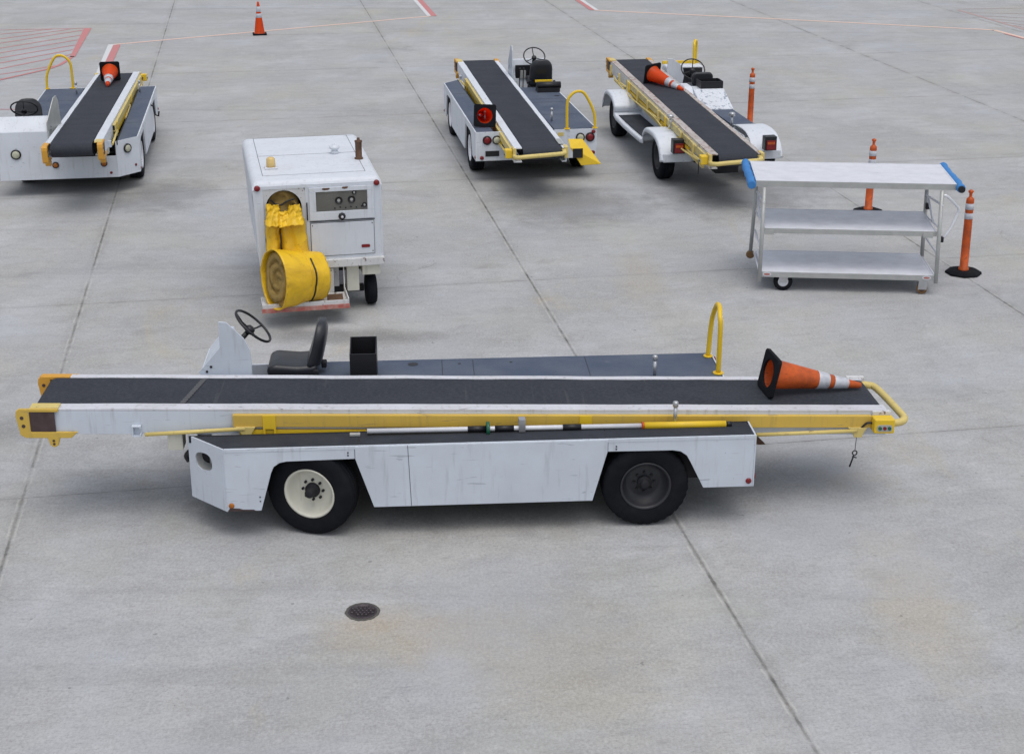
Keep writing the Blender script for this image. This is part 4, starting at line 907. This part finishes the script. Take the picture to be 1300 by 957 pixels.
    m = MB(); m.box(.608, .622, -.012, -.001, 1.20, 1.42); m.build('door_hinge', 'dark_steel', rt)
    # bumper beam, undercarriage
    m = MB(); m.prism([(-.05, .60), (.0, .585), (.12, .585), (.12, .655), (.0, .70), (-.05, .70)], 'x', .60, 1.53); m.build('bumper_beam', 'white_worn', rt, bevel=.008)
    for q in ((.58, .98, .13, .15, .30, .65), (.80, .90, -.02, .02, .25, .584), (1.07, 1.22, .06, .20, .25, .584), (1.26, 1.48, .02, .35, .46, .584)): m = MB(); m.box(*q); m.build('frame_post', 'cream' if q[0] > 1 else 'white_worn', rt, bevel=.006)
    m = MB(); m.box(.62, .78, .10, .129, .42, .56); m.build('vent_opening', 'dark_steel', rt)
    m = MB(); m.box(.05, 1.4, .3, 2.4, .45, .655); m.box(.6, 1.3, .28, .36, .17, .25); m.build('chassis', 'dark_steel', rt)
    for sx, ys_ in ((1.385, (.28, 2.0)), (.32, (.55, 1.9))):
        for yy in ys_:
            m = MB(); r_, wdt = .20, .13; d = Vector((1, 0, 0))
            m.lathe([(r_ * .5, -wdt / 2), (r_ * .85, -wdt / 2), (r_ * .97, -wdt * .36), (r_, -wdt * .1), (r_, wdt * .1), (r_ * .97, wdt * .36), (r_ * .85, wdt / 2), (r_ * .5, wdt / 2)], (0, 0, 0), d, 36)
            o = m.build('wheel', 'rubber', rt); o.location = (sx, yy, r_)
            m = MB(); m.lathe([(r_ * .48, wdt / 2 + .001), (r_ * .3, wdt / 2 + .01), (.001, wdt / 2 + .02)], (0, 0, 0), d, 24, caps=False); m.build('rim', 'dark_steel', o)
    # hose shelf at the front
    m = MB(); m.prism([(-.46, .23), (-.46, .315), (-.445, .315), (-.445, .275), (-.02, .275), (-.02, .255), (-.445, .255), (-.445, .23)], 'x', .0, 1.02); hs_ = m.build('hose_shelf', 'white_worn', rt, bevel=.003)
    m = MB(); m.prism([(-.46, .23), (-.46, .33), (-.02, .33), (.02, .60), (.03, .60), (.03, .25), (-.02, .19)], 'x', 1.021, 1.035); m.build('shelf_side', 'white_worn', rt, bevel=.002)
    m = MB(); m.box(-.01, 1.04, -.472, -.462, .21, .265); m.build('shelf_stripe', 'red_mark', rt, bevel=.002)
    m = MB(); m.prism([(.78, -.36), (.97, -.38), (.99, -.12), (.80, -.12)], 'z', .276, .284); m.build('rusty_patch', 'rusty', rt)
    # roof fittings
    m = MB(); m.box(.17, .33, .62, .76, 1.701, 1.72); m.build('beacon_mount', 'alu', rt, bevel=.006)
    m = MB(); m.lathe([(.055, 0), (.057, .03), (.052, .10), (.035, .118), (.001, .12)], (.25, .69, 1.721), seg=24); m.build('beacon', plain('beacon_lens', (.70, .50, .20, 1), .2, .2), rt)
    m = MB(); m.lathe([(.05, 0), (.05, .03), (.035, .045), (.065, .065), (.068, .085), (.045, .105), (.014, .115), (.012, .13), (.001, .132)], (1.10, 1.34, 1.701), seg=28); m.build('roof_vent', 'white_clean', rt)
    m = MB(); m.lathe([(.055, 0), (.055, .015), (.042, .02), (.042, .21), (.048, .215), (.048, .235), (.020, .24), (.018, .27), (.001, .272)], (1.37, .97, 1.701), seg=20); m.build('exhaust_stack', 'rusty', rt)
    return rt
heater()

def duct_hose():
    """yellow vinyl air duct: bunched in the arch, draped in two folds, rolled up on the shelf"""
    rt = root('air_duct', 'bright yellow vinyl air duct hanging from the arch and rolled up on the heater shelf', 'air duct', (-3.073, 17.28, 0), R(12.3))
    # draped folds
    def fold(x0, x1, x2, x3, z1, z0, bul, seed):
        m = MB(); nu, nv = 22, 40; vs = []
        for j in range(nv + 1):
            t = j / nv; z = z1 + (z0 - z1) * t; a = x0 + (x2 - x0) * t; b = x1 + (x3 - x1) * t
            for i in range(nu + 1):
                u = i / nu; x = a + (b - a) * u
                d = bul * (1 - (2 * u - 1) ** 4) * (.75 + .35 * t)
                w_ = noise.noise(Vector((u * 4.5 + seed, t * 1.6, seed))) * .035 + noise.noise(Vector((u * 3, t * 5.5 + u * 2, seed * 3))) * .022 * (1 - .5 * t)
                vs.append((x + noise.noise(Vector((seed, t * 6, 2))) * .015, -.03 - d - w_ - .10 * t ** 2, z + noise.noise(Vector((u * 4, t * 3, seed + 5))) * .02))
        fs = [(j * (nu + 1) + i, j * (nu + 1) + i + 1, (j + 1) * (nu + 1) + i + 1, (j + 1) * (nu + 1) + i) for j in range(nv) for i in range(nu)]
        m.add(vs, fs, True); o = m.build('draped_fold', 'duct', rt); q = o.modifiers.new('t', 'SOLIDIFY'); q.thickness = .01
    fold(.10, .272, .105, .285, 1.24, .62, .09, 1.3); fold(.276, .575, .285, .64, 1.24, .60, .10, 4.1)
    fold(.135, .285, .10, .29, 1.43, 1.20, .055, 7.7); fold(.40, .53, .33, .57, 1.42, 1.20, .06, 9.2); fold(.27, .42, .25, .40, 1.34, 1.18, .05, 12.1)
    # bunched canvas in the arch
    m = MB(); nu, nv = 30, 18; vs = []
    for j in range(nv + 1):
        t = j / nv
        for i in range(nu + 1):
            u = i / nu; x = .14 + .40 * u; top = 1.37 + math.sqrt(max(0, .19 ** 2 - (x - .34) ** 2)); z = 1.20 + (top - 1.20) * t
            y = .10 - .10 * math.sin(PI * u) * (1 - t) + .03 * math.sin(t * 9 + u * 5) + noise.noise(Vector((u * 5, t * 4, 1))) * .05
            vs.append((x, y, z))
    m.add(vs, [(j * (nu + 1) + i, j * (nu + 1) + i + 1, (j + 1) * (nu + 1) + i + 1, (j + 1) * (nu + 1) + i) for j in range(nv) for i in range(nu)], True); m.build('duct_mouth', 'canvas', rt)
    m = MB()
    m.tube(smooth_path([(.19, .03, 1.47), (.24, .02, 1.42), (.31, .0, 1.41), (.38, .0, 1.45), (.47, .02, 1.47)], 6), .011, 8)
    m.tube(smooth_path([(.29, -.02, 1.31), (.37, -.03, 1.31), (.42, -.02, 1.36), (.50, -.01, 1.40)], 6), .010, 8)
    m.tube(smooth_path([(.275, -.135, 1.10), (.278, -.15, .98), (.276, -.17, .85), (.285, -.19, .74)], 4), .010, 8)
    m.build('lacing_strap', 'black', rt)
    # roll: axis from near-left to far-right
    A = Vector((.150, -.44, .615)); ang = R(26); d = Vector((math.cos(ang), math.sin(ang), -.10)).normalized(); up = Vector((0, 0, 1)); up = (up - d * up.dot(d)).normalized(); sd_ = d.cross(up)
    Lr = .64
    def rad(t, a):
        base = .325 - .075 * t; base *= 1 + .085 * math.cos(2 * (a - 1.9)) + .02 * math.sin(3 * a + t * 2)
        return base + noise.noise(Vector((math.cos(a) * 1.6, math.sin(a) * 1.6, t * 3))) * .020 + noise.noise(Vector((math.cos(a) * 6, math.sin(a) * 6, t * 5))) * .007
    def surf(t, a, k=1.0, dr=0.): return A + d * (t * Lr) + (up * math.sin(a) + sd_ * math.cos(a)) * (rad(t, a) * k + dr)
    m = MB(); na, nt_ = 64, 26
    vs = [surf(j / nt_, 2 * PI * i / na) for j in range(nt_ + 1) for i in range(na)]
    fs = [(j * na + i, j * na + (i + 1) % na, (j + 1) * na + (i + 1) % na, (j + 1) * na + i) for j in range(nt_) for i in range(na)]
    m.add(vs, fs, True); o = m.build('rolled_section', 'duct', rt); q = o.modifiers.new('t', 'SOLIDIFY'); q.thickness = .012; q.offset = 1
    # spiral layers seen at the open end
    m = MB(); turns = 2.2; ns = 180; vs = []
    for i in range(ns + 1):
        f = i / ns; a = f * turns * 2 * PI; k = .82 - .66 * f
        ind = .015 + .05 * f + .015 * math.sin(a * 1.3)
        for t in (ind / Lr, .92):
            vs.append(surf(t, a + 1.0, k + .03 * math.sin(a * 2 + f * 4) + .012 * math.sin(a * 5)))
    m.add(vs, [(2 * i, 2 * i + 1, 2 * i + 3, 2 * i + 2) for i in range(ns)], True); o = m.build('inner_layers', 'canvas', rt); q = o.modifiers.new('t', 'SOLIDIFY'); q.thickness = .075; q.offset = 0
    m = MB(); vs = [surf(.10, 2 * PI * i / 40, .95) for i in range(40)]; m.add(vs, [tuple(range(40))]); m.build('roll_core', 'canvas', rt)
    m = MB(); vs = [surf(1.0, 2 * PI * i / 40, .98) for i in range(40)]; m.add(vs, [tuple(range(40))]); m.build('roll_core', 'duct', rt)
    # strap round the roll
    m = MB(); aa = [R(150 + 1.0 * i * 6) for i in range(20)]
    m.tube([surf(.66, R(-82 + i * 7), 1, .016) for i in range(22)], .011, 8); m.build('tie_strap', 'black', rt)
    m = MB(); m.tube([surf(.58 + .01 * math.sin(i), R(-85 + i * 10), 1, .013) for i in range(24)], .008, 6); m.build('seam_cord', 'duct', rt)
    m = MB(); p = surf(.93, R(-100)); m.tube([p, p + Vector((0, 0, -.20))], .004, 6); m.build('loose_cord', 'alu_dull', rt)
    return rt
duct_hose()

# ---------------------------------------------------------------- small cast-iron cover in the concrete
def cover():
    rt = root('drain_cover', 'small round dark cast-iron cover set in the concrete in the foreground', 'cover', (-1.172, 10.25, 0))
    m = MB(); out = []
    for i in range(60):
        t = 2 * PI * i / 60; r_ = .135 + .008 * noise.noise(Vector((math.cos(t) * 3, math.sin(t) * 3, 4))) + .004 * random.random(); out.append((r_ * math.cos(t), r_ * math.sin(t)))
    m.prism(out, 'z', .001, .004); m.build('rim', plain('broken_edge', (.10, .095, .085, 1), .9, .6, 40), rt)
    m = MB(); m.lathe([(.112, .0042), (.112, .009), (.108, .011), (.100, .011), (.098, .007), (.001, .007)], seg=40, caps=False)
    for q in range(-3, 4):
        for p_ in range(-3, 4):
            x = (p_ + (q % 2) * .5) * .032; y = q * .028
            if math.hypot(x, y) < .085: m.lathe([(.0125, .0065), (.0125, .017), (.001, .020)], (x, y, 0), seg=6, caps=False)
    m.build('lid', plain('cast_iron', (.075, .062, .07, 1), .5, .6, 30, .4), rt)
cover()

bpy.context.view_layer.update()
